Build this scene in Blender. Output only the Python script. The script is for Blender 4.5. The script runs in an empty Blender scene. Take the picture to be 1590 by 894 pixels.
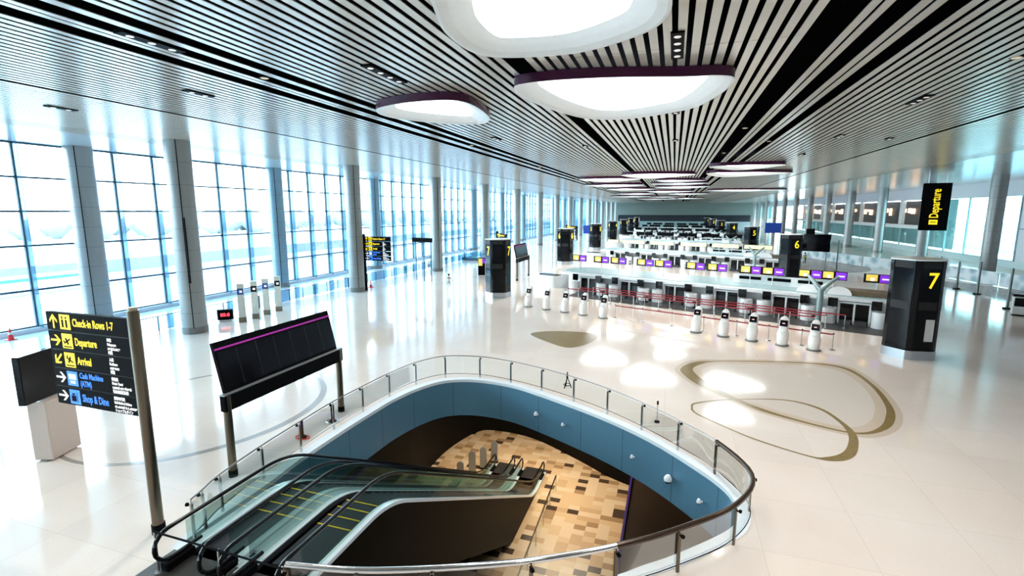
import bpy, bmesh, math, random
from math import sin, cos, pi, radians, atan2, hypot, sqrt
from mathutils import Vector, Matrix
from mathutils.geometry import tessellate_polygon
random.seed(4)
S = bpy.context.scene
COL = S.collection

# ------------------------------------------------------------------ camera, light, exposure
cam = bpy.data.cameras.new('camera'); camo = bpy.data.objects.new('camera', cam); COL.objects.link(camo)
cam.sensor_width = 36; cam.lens = 17.32; cam.clip_end = 2000
camo.location = (0, 0, 8.0)
camo.rotation_euler = (radians(90 - 8.84), 0, radians(18.03))
S.camera = camo
S.view_settings.view_transform = 'Standard'; S.view_settings.look = 'None'
S.view_settings.gamma = 1; S.view_settings.use_curve_mapping = False
S.view_settings.exposure = 2.1
SKY_STRENGTH = 3.9
PANEL_EMIT = 2.0
w = bpy.data.worlds.new('world'); S.world = w; w.use_nodes = True
nt = w.node_tree; bg = nt.nodes['Background']
tc = nt.nodes.new('ShaderNodeTexCoord'); sx = nt.nodes.new('ShaderNodeSeparateXYZ'); cr = nt.nodes.new('ShaderNodeValToRGB')
nt.links.new(tc.outputs['Generated'], sx.inputs[0]); nt.links.new(sx.outputs['Z'], cr.inputs[0]); nt.links.new(cr.outputs[0], bg.inputs[0])
cr.color_ramp.elements[0].position = 0.0; cr.color_ramp.elements[0].color = (0.86, 0.97, 1.0, 1)
cr.color_ramp.elements[1].position = 0.6; cr.color_ramp.elements[1].color = (0.62, 0.82, 1.0, 1)
bg.inputs[1].default_value = SKY_STRENGTH

def area(name, loc, rot, size, power, color=(1, 1, 1)):
    l = bpy.data.lights.new(name, 'AREA'); l.shape = 'RECTANGLE'; l.size, l.size_y = size; l.energy = power; l.color = color
    o = bpy.data.objects.new(name, l); o.location = loc; o.rotation_euler = rot; COL.objects.link(o); return o
# lights set in the ceiling of the arrivals level under the slab
area('lower_ceiling_light', (-8.0, 27.0, -2.5), (0, 0, 0), (8, 6), 240, (1.0, 0.84, 0.64))
area('lower_ceiling_light', (-4.2, 23.5, -2.5), (0, 0, 0), (3, 3), 30, (1.0, 0.84, 0.64))

# ------------------------------------------------------------------ materials
MATS = {}
def mat(name, color, rough=0.5, metal=0.0, emit=None, estr=0.0, spec=0.5, coat=0.0, noise=None, alpha=None, bump=0):
    if name in MATS: return MATS[name]
    m = bpy.data.materials.new(name); m.use_nodes = True; t = m.node_tree; b = t.nodes['Principled BSDF']
    b.inputs['Base Color'].default_value = (*color, 1); b.inputs['Roughness'].default_value = rough
    b.inputs['Metallic'].default_value = metal; b.inputs['Specular IOR Level'].default_value = spec
    b.inputs['Coat Weight'].default_value = coat
    if emit: b.inputs['Emission Color'].default_value = (*emit, 1); b.inputs['Emission Strength'].default_value = estr
    sc, amt = noise if noise else (6.0, 0.04)
    geo = t.nodes.new('ShaderNodeNewGeometry'); n = t.nodes.new('ShaderNodeTexNoise'); n.inputs['Scale'].default_value = sc; n.inputs['Detail'].default_value = 3
    t.links.new(geo.outputs['Position'], n.inputs['Vector'])
    mp = t.nodes.new('ShaderNodeMapRange'); mp.inputs['To Min'].default_value = 1 - amt; mp.inputs['To Max'].default_value = 1 + amt
    t.links.new(n.outputs['Fac'], mp.inputs['Value'])
    vm = t.nodes.new('ShaderNodeVectorMath'); vm.operation = 'SCALE'; vm.inputs[0].default_value = color
    t.links.new(mp.outputs[0], vm.inputs['Scale']); t.links.new(vm.outputs[0], b.inputs['Base Color'])
    MATS[name] = m; return m

def glassmat(name, tint, refl=0.08, rough=0.02, haze=0.0, hazec=(0.9, 0.95, 1)):
    if name in MATS: return MATS[name]
    m = bpy.data.materials.new(name); m.use_nodes = True; t = m.node_tree; t.nodes.clear()
    out = t.nodes.new('ShaderNodeOutputMaterial'); tr = t.nodes.new('ShaderNodeBsdfTransparent'); tr.inputs[0].default_value = (*tint, 1)
    gl = t.nodes.new('ShaderNodeBsdfGlossy'); gl.inputs['Roughness'].default_value = rough
    fr = t.nodes.new('ShaderNodeLayerWeight'); fr.inputs[0].default_value = 0.25
    mp = t.nodes.new('ShaderNodeMapRange'); mp.inputs['To Min'].default_value = refl; mp.inputs['To Max'].default_value = min(1, refl + 0.35)
    t.links.new(fr.outputs['Fresnel'], mp.inputs['Value'])
    mx = t.nodes.new('ShaderNodeMixShader'); t.links.new(mp.outputs[0], mx.inputs[0]); t.links.new(tr.outputs[0], mx.inputs[1]); t.links.new(gl.outputs[0], mx.inputs[2])
    last = mx
    if haze:
        df = t.nodes.new('ShaderNodeBsdfDiffuse'); df.inputs[0].default_value = (*hazec, 1)
        m2 = t.nodes.new('ShaderNodeMixShader'); m2.inputs[0].default_value = haze
        t.links.new(mx.outputs[0], m2.inputs[1]); t.links.new(df.outputs[0], m2.inputs[2]); last = m2
    t.links.new(last.outputs[0], out.inputs[0]); MATS[name] = m; return m

def tilemat(name, cols, size, rough, mortar=(0.5, 0.45, 0.4), msize=0.003, spec=0.5):
    m = bpy.data.materials.new(name); m.use_nodes = True; t = m.node_tree; b = t.nodes['Principled BSDF']
    geo = t.nodes.new('ShaderNodeNewGeometry')
    dv = t.nodes.new('ShaderNodeVectorMath'); dv.operation = 'DIVIDE'; dv.inputs[1].default_value = (size[0], size[1], 1e6)
    t.links.new(geo.outputs['Position'], dv.inputs[0])
    fl = t.nodes.new('ShaderNodeVectorMath'); fl.operation = 'FLOOR'; t.links.new(dv.outputs[0], fl.inputs[0])
    wn = t.nodes.new('ShaderNodeTexWhiteNoise'); wn.noise_dimensions = '3D'; t.links.new(fl.outputs[0], wn.inputs['Vector'])
    cr = t.nodes.new('ShaderNodeValToRGB'); cr.color_ramp.interpolation = 'CONSTANT'
    els = cr.color_ramp.elements; els[0].color = (*cols[0][1], 1); els[0].position = 0; els[1].position = cols[1][0]; els[1].color = (*cols[1][1], 1)
    for p, c in cols[2:]:
        e = els.new(p); e.color = (*c, 1)
    t.links.new(wn.outputs['Value'], cr.inputs[0]); t.links.new(cr.outputs[0], b.inputs['Base Color'])
    b.inputs['Roughness'].default_value = rough; b.inputs['Specular IOR Level'].default_value = spec
    return m

# floor: polished terrazzo in large slabs
def floormat():
    m = bpy.data.materials.new('polished_terrazzo'); m.use_nodes = True; t = m.node_tree; b = t.nodes['Principled BSDF']
    geo = t.nodes.new('ShaderNodeNewGeometry')
    n = t.nodes.new('ShaderNodeTexNoise'); n.inputs['Scale'].default_value = 0.22; n.inputs['Detail'].default_value = 5; t.links.new(geo.outputs['Position'], n.inputs['Vector'])
    n2 = t.nodes.new('ShaderNodeTexNoise'); n2.inputs['Scale'].default_value = 28; n2.inputs['Detail'].default_value = 2; t.links.new(geo.outputs['Position'], n2.inputs['Vector'])
    cr = t.nodes.new('ShaderNodeValToRGB'); e = cr.color_ramp.elements
    e[0].position = 0.3; e[0].color = (0.79, 0.675, 0.585, 1); e[1].position = 0.7; e[1].color = (0.86, 0.775, 0.70, 1)
    t.links.new(n.outputs['Fac'], cr.inputs[0])
    br = t.nodes.new('ShaderNodeTexBrick'); br.offset = 0; br.inputs['Scale'].default_value = 1
    br.inputs['Brick Width'].default_value = 2.4; br.inputs['Row Height'].default_value = 2.4; br.inputs['Mortar Size'].default_value = 0.008
    br.inputs['Color1'].default_value = (1, 1, 1, 1); br.inputs['Color2'].default_value = (0.96, 0.96, 0.97, 1); br.inputs['Mortar'].default_value = (0.84, 0.82, 0.8, 1)
    t.links.new(geo.outputs['Position'], br.inputs['Vector'])
    m1 = t.nodes.new('ShaderNodeMix'); m1.data_type = 'RGBA'; m1.blend_type = 'MULTIPLY'; m1.inputs[0].default_value = 1
    t.links.new(cr.outputs[0], m1.inputs[6]); t.links.new(br.outputs[0], m1.inputs[7])
    mp = t.nodes.new('ShaderNodeMapRange'); mp.inputs['To Min'].default_value = 0.93; mp.inputs['To Max'].default_value = 1.07; t.links.new(n2.outputs['Fac'], mp.inputs['Value'])
    m2 = t.nodes.new('ShaderNodeVectorMath'); m2.operation = 'SCALE'; t.links.new(m1.outputs[2], m2.inputs[0]); t.links.new(mp.outputs[0], m2.inputs['Scale'])
    t.links.new(m2.outputs[0], b.inputs['Base Color'])
    b.inputs['Roughness'].default_value = 0.085; b.inputs['Specular IOR Level'].default_value = 0.42; b.inputs['Coat Weight'].default_value = 0.0; b.inputs['Coat Roughness'].default_value = 0.03
    return m

WHITE = mat('white_laminate', (0.82, 0.84, 0.84), 0.25)
WHITEG = mat('white_gloss', (0.86, 0.87, 0.88), 0.12)
BLACK = mat('black_gloss', (0.003, 0.0035, 0.005), 0.09, spec=0.2)
BLACKM = mat('black_matt', (0.004, 0.004, 0.005), 0.6, spec=0.04)
RUBBER = mat('black_rubber', (0.003, 0.003, 0.0035), 0.3, spec=0.25)
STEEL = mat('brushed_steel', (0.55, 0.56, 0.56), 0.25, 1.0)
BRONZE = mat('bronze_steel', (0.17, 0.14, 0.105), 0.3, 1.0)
SILVER = mat('silver_deck', (0.88, 0.93, 0.98), 0.22, 0.15)
COLUMN = mat('grey_column_cladding', (0.31, 0.315, 0.31), 0.3, 0.3)
COLDARK = mat('column_joint', (0.14, 0.16, 0.18), 0.5)
MULL = mat('blue_grey_mullion', (0.05, 0.10, 0.14), 0.5, 0.0, spec=0.2)
SLAT = mat('ceiling_slat', (0.62, 0.585, 0.52), 0.22, 0.25, spec=0.6)
CEILP = mat('ceiling_panel', (0.62, 0.66, 0.68), 0.2, 0.35, spec=0.7)
VOIDM = mat('plenum_black', (0.003, 0.003, 0.0035), 0.9, spec=0.0)
BLUE = mat('blue_grey_fascia', (0.125, 0.275, 0.39), 0.3, 0.25)
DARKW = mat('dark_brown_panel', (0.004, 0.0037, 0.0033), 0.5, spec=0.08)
CURB = mat('white_stone_curb', (0.80, 0.84, 0.86), 0.2)
PURPLE = mat('purple_enamel', (0.055, 0.004, 0.035), 0.25)
LILAC = mat('purple_stripe', (0.35, 0.02, 0.30), 0.4, emit=(0.4, 0.02, 0.35), estr=0.1)
YEL = mat('yellow_sign', (0.95, 0.72, 0.02), 0.5, emit=(1, 0.72, 0.02), estr=0.2)
SBLUE = mat('blue_sign', (0.03, 0.16, 0.8), 0.5, emit=(0.05, 0.25, 1), estr=0.25)
SWHITE = mat('white_sign', (0.85, 0.85, 0.85), 0.5, emit=(1, 1, 1), estr=0.15)
YLINE = mat('yellow_step_edge', (0.95, 0.62, 0.01), 0.5)
RED = mat('red_belt', (0.32, 0.008, 0.02), 0.6)
CONE = mat('red_cone', (0.85, 0.04, 0.03), 0.5)
TEAL = mat('teal_roof', (0.30, 0.46, 0.49), 0.25)
INLAY = mat('brown_terrazzo_inlay', (0.26, 0.185, 0.075), 0.12, noise=(14, 0.5))
INLAY2 = mat('pale_terrazzo_inlay', (0.66, 0.54, 0.42), 0.1)
MATF = mat('dark_floor_mat', (0.05, 0.05, 0.052), 0.5)
WOOD = mat('brown_slatted_top', (0.14, 0.095, 0.05), 0.5, noise=(5, 0.4))
GLASS = glassmat('rail_glass', (0.94, 0.98, 0.975), 0.03)
WGLASS = glassmat('window_glass', (0.92, 0.985, 1.0), 0.04)
CYGLASS = glassmat('cyan_glass', (0.70, 0.92, 0.93), 0.08, haze=0.15, hazec=(0.5, 0.82, 0.82))
ESCG = glassmat('escalator_glass', (0.52, 0.70, 0.66), 0.05)
EMIT = mat('light_diffuser', (0.95, 0.97, 1), 0.4, emit=(0.90, 0.96, 1.0), estr=PANEL_EMIT)
BEZEL = mat('white_bezel', (0.80, 0.84, 0.84), 0.35)

# ------------------------------------------------------------------ mesh helpers
class MB:
    def __init__(self): self.v = []; self.f = []; self.m = []
    def add(self, vs, fs, mi=0):
        o = len(self.v); self.v += [tuple(p) for p in vs]; self.f += [tuple(o + i for i in f) for f in fs]; self.m += [mi] * len(fs); return self
    def box(self, x0, x1, y0, y1, z0, z1, mi=0, M=None):
        vs = [Vector(p) for p in ((x0,y0,z0),(x1,y0,z0),(x1,y1,z0),(x0,y1,z0),(x0,y0,z1),(x1,y0,z1),(x1,y1,z1),(x0,y1,z1))]
        if M is not None: vs = [M @ p for p in vs]
        return self.add(vs, [(3,2,1,0),(4,5,6,7),(0,1,5,4),(1,2,6,5),(2,3,7,6),(3,0,4,7)], mi)
    def prism(self, pts, z0, z1, mi=0, cap=True):
        n = len(pts); vs = [(p[0], p[1], z0) for p in pts] + [(p[0], p[1], z1) for p in pts]
        fs = [(i, (i+1) % n, n + (i+1) % n, n + i) for i in range(n)]
        if cap: fs += [tuple(range(n-1, -1, -1)), tuple(range(n, 2*n))]
        return self.add(vs, fs, mi)
    def cyl(self, x, y, z0, z1, r0, r1=None, n=20, mi=0):
        r1 = r0 if r1 is None else r1
        vs = [(x+r0*cos(2*pi*i/n), y+r0*sin(2*pi*i/n), z0) for i in range(n)] + [(x+r1*cos(2*pi*i/n), y+r1*sin(2*pi*i/n), z1) for i in range(n)]
        return self.add(vs, [(i,(i+1)%n,n+(i+1)%n,n+i) for i in range(n)] + [tuple(range(n-1,-1,-1)), tuple(range(n,2*n))], mi)
    def lathe(self, x, y, prof, n=24, mi=0):
        vs = []; fs = []
        for r, z in prof: vs += [(x+r*cos(2*pi*i/n), y+r*sin(2*pi*i/n), z) for i in range(n)]
        for k in range(len(prof)-1):
            for i in range(n): fs.append((k*n+i, k*n+(i+1)%n, (k+1)*n+(i+1)%n, (k+1)*n+i))
        fs += [tuple(range(n-1,-1,-1)), tuple(range((len(prof)-1)*n, len(prof)*n))]
        return self.add(vs, fs, mi)
    def tube(self, pts, r, n=8, closed=False, mi=0):
        pts = [Vector(p) for p in pts]; N = len(pts); vs = []; fs = []
        for i, p in enumerate(pts):
            a = pts[i-1] if (i > 0 or closed) else p; b = pts[(i+1) % N] if (i < N-1 or closed) else p
            d = (b - a).normalized(); ref = Vector((0,0,1)) if abs(d.z) < 0.95 else Vector((1,0,0))
            s = d.cross(ref).normalized(); u = s.cross(d)
            rr = r if not isinstance(r, (list, tuple)) else r[i]
            vs += [p + s*rr*cos(2*pi*k/n) + u*rr*sin(2*pi*k/n) for k in range(n)]
        for i in range(N if closed else N-1):
            j = (i+1) % N
            for k in range(n): fs.append((i*n+k, i*n+(k+1)%n, j*n+(k+1)%n, j*n+k))
        if not closed: fs += [tuple(range(n-1,-1,-1)), tuple(range((N-1)*n, N*n))]
        return self.add(vs, fs, mi)
    def strip(self, A, B, mi=0, closed=False):
        n = len(A); self.add(list(A)+list(B), [(i,(i+1)%n,n+(i+1)%n,n+i) for i in range(n if closed else n-1)], mi); return self
    def build(self, name, mats, parent=None, smooth=False, bevel=0, kind=None, label=None):
        me = bpy.data.meshes.new(name); me.from_pydata(self.v, [], self.f)
        if not isinstance(mats, (list, tuple)): mats = [mats]
        for m in mats: me.materials.append(m)
        for p, mi in zip(me.polygons, self.m): p.material_index = mi; p.use_smooth = smooth
        me.update()
        bm = bmesh.new(); bm.from_mesh(me); bmesh.ops.recalc_face_normals(bm, faces=bm.faces)
        if smooth:
            for e in bm.edges:
                if len(e.link_faces) == 2 and e.calc_face_angle(0) > radians(38): e.smooth = False
        bm.to_mesh(me); bm.free()
        o = bpy.data.objects.new(name, me); COL.objects.link(o)
        if parent: o.parent = parent
        if bevel:
            b = o.modifiers.new('bevel', 'BEVEL'); b.width = bevel; b.segments = 2; b.limit_method = 'ANGLE'
        if kind: o['kind'] = kind
        if label: o['label'] = label
        return o
def thing(name, label, cat, loc=(0,0,0), rz=0, group=None):
    o = bpy.data.objects.new(name, None); COL.objects.link(o); o.location = loc; o.rotation_euler = (0,0,rz); o.empty_display_size = 0.2
    o['label'] = label; o['category'] = cat
    if group: o['group'] = group
    return o
def tag(o, label, cat, group=None):
    o['label'] = label; o['category'] = cat
    if group: o['group'] = group
    return o
KIDS = {}
def kids(o): return [c for c in COL.objects if c.parent == o]
def dup(root, loc, rz=None, label=None, group=None, skip=()):
    def cp(o, par):
        c = o.copy(); COL.objects.link(c)
        if par: c.parent = par
        if o not in KIDS: KIDS[o] = kids(o)
        for ch in KIDS[o]:
            if ch.name.split('.')[0] not in skip: cp(ch, c)
        return c
    r = cp(root, None); r.location = loc
    if rz is not None: r.rotation_euler = (0,0,rz)
    if label: r['label'] = label
    if group: r['group'] = group
    return r
def text(body, name, m, size, M, parent, align='LEFT', label=None, ext=0.004, bold=0.0):
    c = bpy.data.curves.new(name, 'FONT'); c.body = body; c.size = size; c.extrude = ext; c.align_x = align; c.offset = bold; c.resolution_u = 3
    t = bpy.data.objects.new('tmp', c); COL.objects.link(t)
    dg = bpy.context.evaluated_depsgraph_get(); me = bpy.data.meshes.new_from_object(t.evaluated_get(dg))
    bpy.data.objects.remove(t); me.materials.clear(); me.materials.append(m); me.name = name
    me.transform(M); o = bpy.data.objects.new(name, me); COL.objects.link(o); o.parent = parent
    if label: o['label'] = label
    return o
def smooth_closed(pts, sub=6):
    n = len(pts); out = []
    for i in range(n):
        p0, p1, p2, p3 = [Vector(pts[(i+k) % n]) for k in (-1,0,1,2)]
        for s in range(sub):
            t = s/sub
            out.append(0.5*((2*p1)+(p2-p0)*t+(2*p0-5*p1+4*p2-p3)*t*t+(3*p1-p0-3*p2+p3)*t**3))
    return [tuple(p) for p in out]
def smooth_open(pts, sub=6):
    P = [Vector(p) for p in pts]; P = [2*P[0]-P[1]] + P + [2*P[-1]-P[-2]]; out = []
    for i in range(1, len(P)-2):
        p0, p1, p2, p3 = P[i-1:i+3]
        for s in range(sub):
            t = s/sub; out.append(tuple(0.5*((2*p1)+(p2-p0)*t+(2*p0-5*p1+4*p2-p3)*t*t+(3*p1-p0-3*p2+p3)*t**3)))
    out.append(tuple(P[-2])); return out
def flat_with_hole(outer, hole, z):
    o3 = [Vector((*p, 0)) for p in outer]; h3 = [Vector((*p, 0)) for p in hole]
    tri = tessellate_polygon([o3, h3]); return [(v.x, v.y, z) for v in o3 + h3], tri
ORD = ['leftmost', 'second from left', 'third from left', 'fourth from left', 'fifth from left', 'sixth from left', 'seventh from left', 'eighth from left', 'ninth from left', 'tenth from left', 'eleventh from left', 'twelfth from left', 'thirteenth from left', 'fourteenth from left']

# ------------------------------------------------------------------ floor with the void
HOLE = [(-11.05,8.0),(-11.1,10.55),(-11.23,12.1),(-11.25,14.25),(-11.2,15.97),(-11.1,17.65),(-10.72,19.27),(-10.0,20.5),(-8.7,21.04),(-6.94,20.9),(-5.35,20.24),(-2.56,18.72),(-0.49,17.21),(1.03,15.63),(1.78,14.6),(1.98,13.81),(1.91,13.02),(1.54,12.38),(0.4,11.19),(-0.33,10.55),(-0.84,10.08),(-1.9,9.3),(-3.05,8.72),(-4.9,7.98),(-6.65,7.6),(-6.7,8.0)]
hs = smooth_open(HOLE[:-1], 4) + [HOLE[-1]]
YF, YB = -26, 286
v, tri = flat_with_hole([(-41.5,YF),(60,YF),(60,YB),(-41.5,YB)], hs, 0)
MB().add(v, tri).build('floor', floormat(), kind='structure')
MB().box(-40.4, -32.6, YF, YB, -0.01, 0.006).build('trim_1', mat('pale_blue_stone', (0.42, 0.55, 0.66), 0.08, spec=0.8), kind='structure')
# white stone curb round the void, blue fascia below
def inset(pts, d):
    n = len(pts); out = []
    for i in range(n):
        a = Vector(pts[i-1][:2]); b = Vector(pts[(i+1) % n][:2]); t = (b-a).normalized(); nn = Vector((t.y, -t.x)); out.append((pts[i][0]+nn.x*d, pts[i][1]+nn.y*d))
    return out
h0 = inset(hs, 0.0); hin = inset(hs, 0.10)      # hole runs clockwise: +d goes inwards
hout = inset(hs, -0.34)
c = MB()
c.strip([(p[0],p[1],0.012) for p in hout], [(p[0],p[1],0.012) for p in h0], closed=True)
c.strip([(p[0],p[1],0.012) for p in h0], [(p[0],p[1],-0.12) for p in h0], closed=True)
c.build('trim_2', CURB, kind='structure', smooth=True)
f = MB(); f.strip([(p[0],p[1],-0.12) for p in h0], [(p[0],p[1],-1.8) for p in h0], closed=True)
f.build('wall_fascia', BLUE, kind='structure', smooth=True)
# joints between fascia panels
j = MB(); L = 0; prev = None
for i, p in enumerate(h0):
    if prev:
        L += hypot(p[0]-prev[0], p[1]-prev[1])
        if L > 2.0:
            L = 0; d = Vector((p[0]-prev[0], p[1]-prev[1])).normalized()*0.012
            q = hin[i]; nn = (Vector(q)-Vector(p)).normalized()*0.006
            a = (p[0]-d.x+nn.x, p[1]-d.y+nn.y); b = (p[0]+d.x+nn.x, p[1]+d.y+nn.y)
            j.add([(a[0],a[1],-0.14),(b[0],b[1],-0.14),(b[0],b[1],-1.78),(a[0],a[1],-1.78)], [(0,1,2,3)])
    prev = p
j.build('trim_3', mat('fascia_joint', (0.05, 0.09, 0.13), 0.5), kind='structure')
# underside of the slab = ceiling of the lower level
v, tri = flat_with_hole([(-30,-5),(25,-5),(25,45),(-30,45)], h0, -1.8)
MB().add(v, tri).build('ceiling_lower', mat('lower_ceiling', (0.08, 0.07, 0.065), 0.6), kind='structure')
# lower level: mosaic floor inside dark curved wall
LZ = -8.8
LOW = [(-14.2,2),(-14.2,24),(-14.6,27.4),(-14.5,30.2),(-13.7,33.1),(-12.4,33.9),(-9.2,33.5),(-5.4,31.3),(-3.2,29.8),(-1.2,28.9),(3.0,24),(6,16),(6,2)]
lp = smooth_open(LOW[1:10], 5); lp = [LOW[0]] + lp + LOW[10:]
TILES = [(0,(0.62,0.45,0.27)),(0.34,(0.54,0.37,0.21)),(0.52,(0.68,0.53,0.35)),(0.80,(0.36,0.23,0.12)),(0.91,(0.07,0.045,0.03))]
MB().add([(p[0],p[1],LZ) for p in lp], [tuple(range(len(lp)))]).build('floor_lower', tilemat('mosaic_tiles', TILES, (0.62, 0.42), 0.25), kind='structure')
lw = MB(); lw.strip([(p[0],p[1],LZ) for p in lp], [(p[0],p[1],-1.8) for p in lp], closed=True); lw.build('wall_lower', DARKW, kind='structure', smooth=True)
blk = MB(); blk.prism([(-1.45,29.0),(-1.5,10),(5.9,10),(5.9,16),(3.0,24)], LZ, -6.2); blk.build('wall_partition', mat('brown_partition', (0.05,0.032,0.02), 0.35), kind='structure')
MB().box(-1.56, -1.45, 15, 28.9, -6.25, -6.1).build('trim_4', mat('violet_strip', (0.05,0.02,0.22), 0.5), kind='structure')

# ------------------------------------------------------------------ ceiling
CZ = 12.42
bands = [(-14.65,-14.1),(-13.55,-13.05),(-12.65,-12.2),(-4.95,-4.45),(3.0,3.75),(4.3,4.75),(5.35,5.75),(-22.12,-21.9),(13.9,14.12)]
def slats(mb, x0, x1, pitch, w, z0=CZ, t=0.02):
    n = max(1, round((x1-x0)/pitch)); p = (x1-x0)/n
    for i in range(n):
        a = x0 + i*p + (p-w*p/pitch)/2; b = a + w*p/pitch
        ys = [YF] + [15.0+9.6*k for k in range(-3, 28)] + [YB]
        for k in range(len(ys)-1): mb.box(a, b, ys[k]+0.03, ys[k+1]-0.0, z0, z0+t)
edges = sorted(bands); x = -31.0; C1 = MB(); C2 = MB()
segs = []
for a, b in edges: segs.append((x, a)); x = b
segs.append((x, 22.0))
for a, b in segs:
    if b - a < 0.8: n = 2 if b-a > 0.5 else 1; wd = (b-a)/n*0.72; slats(C1, a, b, (b-a)/n, wd)
    elif a >= -22 and b <= 14.0: slats(C1, a, b, 0.357, 0.215 if a > -12.5 and b < 14 else 0.22)
    else: slats(C1, a, b, 0.357, 0.27)
C1.build('ceiling', SLAT, kind='structure')
# perimeter panels
P = MB(); P.box(-41.5, -33.0, YF, YB, CZ, CZ+0.06); P.box(24.0, 47.0, YF, YB, CZ, CZ+0.06)
P.build('ceiling_perimeter', CEILP, kind='structure')
Q = MB()
for sgn, x0 in ((1,-33.0),(1,22.0)):
    for k in range(5): Q.box(x0+0.06+k*0.4, x0+0.28+k*0.4, YF, YB, CZ, CZ+0.05)
Q.build('ceiling_grille', SLAT, kind='structure')
MB().box(-42, 60, YF-0.5, YB+1, 13.3, 13.6).build('roof', VOIDM, kind='structure')

# light panels: rounded triangles hanging under the slats
def rtri(n=48, a=1.0, b=1.0, skew=0.0, rot=0.0):
    out = []
    for i in range(n):
        t = 2*pi*i/n; r = 1.0/(1+0.16*cos(3*(t-pi/2))+0.03*cos(6*t))*(1.0)
        x = r*cos(t)*a + skew*r*sin(t)*b; y = r*sin(t)*b
        out.append((x*cos(rot)-y*sin(rot), x*sin(rot)+y*cos(rot)))
    return out
def light_panel(pts, loc, label, zb=11.85):
    t = thing('ceiling_light_panel', label, 'ceiling light', loc, 0, 'rounded skylight-like ceiling light panels')
    H = CZ - loc[2]; D = 0.27
    def sc(k): return [(p[0]*k, p[1]*k) for p in pts]
    def off(d):
        n = len(pts); out = []
        for i in range(n):
            a = Vector(pts[i-1]); b = Vector(pts[(i+1)%n]); tt = (b-a).normalized(); nn = Vector((-tt.y, tt.x)); p = Vector(pts[i])
            if nn.dot(p) > 0: nn = -nn
            out.append((p.x+nn.x*d, p.y+nn.y*d))
        return out
    r = MB(); r.strip([(x,y,H-0.02) for x,y in sc(1.0)], [(x,y,0.03) for x,y in sc(1.0)], closed=True)
    r.strip([(x,y,0.03) for x,y in sc(1.0)], [(x,y,0.0) for x,y in sc(1.0)], closed=True)
    r.strip([(x,y,H-0.02) for x,y in sc(1.0)], [(x,y,H-0.02) for x,y in sc(0.7)], closed=True)
    r.build('rim', PURPLE, t, smooth=True)
    b = MB(); ks = [(0.0,0.0),(0.08,0.0),(0.3,0.06),(0.55,0.16),(0.8,D)]
    for (k0,z0),(k1,z1) in zip(ks, ks[1:]): b.strip([(x,y,z0) for x,y in off(k0)], [(x,y,z1) for x,y in off(k1)], closed=True)
    b.build('bezel', BEZEL, t, smooth=True)
    MB().add([(x,y,D-0.01) for x,y in off(0.7)], [tuple(range(len(pts)))]).build('diffuser', EMIT, t)
    return t
def poly_panel(world, zb, label):
    cx = sum(p[0] for p in world)/len(world); cy = sum(p[1] for p in world)/len(world)
    loc = [(p[0]-cx, p[1]-cy) for p in world]
    light_panel(smooth_closed(loc, 6), (cx, cy, zb), label)
poly_panel([(-4.3,7.6),(-4.76,9.42),(-5.26,11.11),(-5.2,12.71),(-4.46,13.41),(-2.56,13.57),(-0.87,12.63),(-0.29,11.55),(-0.3,10.2),(-0.7,8.5),(-1.8,7.0),(-3.3,6.8)], 12.1, 'large glowing rounded ceiling panel cut by the top edge of the picture, nearest of all')
poly_panel([(-5.3,16.5),(-5.45,17.8),(-5.1,20.0),(-4.2,22.5),(-3.2,23.4),(-2.03,23.5),(-0.7,22.9),(0.61,21.8),(1.4,19.5),(1.6,17.6),(1.1,17.0),(0.03,16.8),(-1.86,16.25),(-3.62,16.0),(-4.8,16.1)], 12.1, 'wide glowing rounded ceiling panel with purple rim hanging in the middle')
poly_panel([(-11.75,18.2),(-12.2,19.3),(-11.9,20.5),(-10.55,22.1),(-9.4,22.7),(-8.6,22.5),(-8.0,21.4),(-7.7,19.5),(-7.75,18.1),(-8.3,17.5),(-9.7,17.4),(-10.9,17.7)], 12.1, 'smaller glowing ceiling panel with purple rim, to the left of the two large ones')
FP = [(-2.3,61.5,3.7,3.9,0.2),(6.1,52,2.9,2.9,0),(7.1,61.8,4.1,3.6,0.3),(-8.5,67.6,3.6,3.6,0.2),(0.5,80.5,3.7,3.0,0),(0.2,72.5,3.0,2.6,0.4),
      (-9.5,83,4.2,4,0.1),(1.0,92,4.0,4,0),(-8.5,98,4.0,4,0.3),(-1.5,112,4.2,5,0.2),(-9,124,4.0,5,0),(13.0,110,6.5,5,0.1),(2.5,128,4.3,5,0.3),(-12,146,5,5,0),(-3.5,152,4,5,0.1),(-6,178,6,6,0.2),(3.5,172,5,6,0)]
FL = ['far ceiling light panel straight ahead, nearest of the distant cluster','upper of the two ceiling light panels close together on the right','lower of the two ceiling light panels close together on the right','long thin-looking ceiling light panel at the left of the distant cluster','distant ceiling light panel right of centre just under the paired ones','distant ceiling light panel half hidden behind the nearest one of the cluster']
for i, (x, y, a, b, r) in enumerate(FP):
    lab = FL[i] if i < len(FL) else 'small remote ceiling light panel, number %s in depth of the far cluster' % ['seven','eight','nine','ten','eleven','twelve','thirteen','fourteen','fifteen','sixteen','seventeen'][i-6]
    light_panel(rtri(40, a, b, 0.0, r + pi), (x, y, 12.1), lab)
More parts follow.
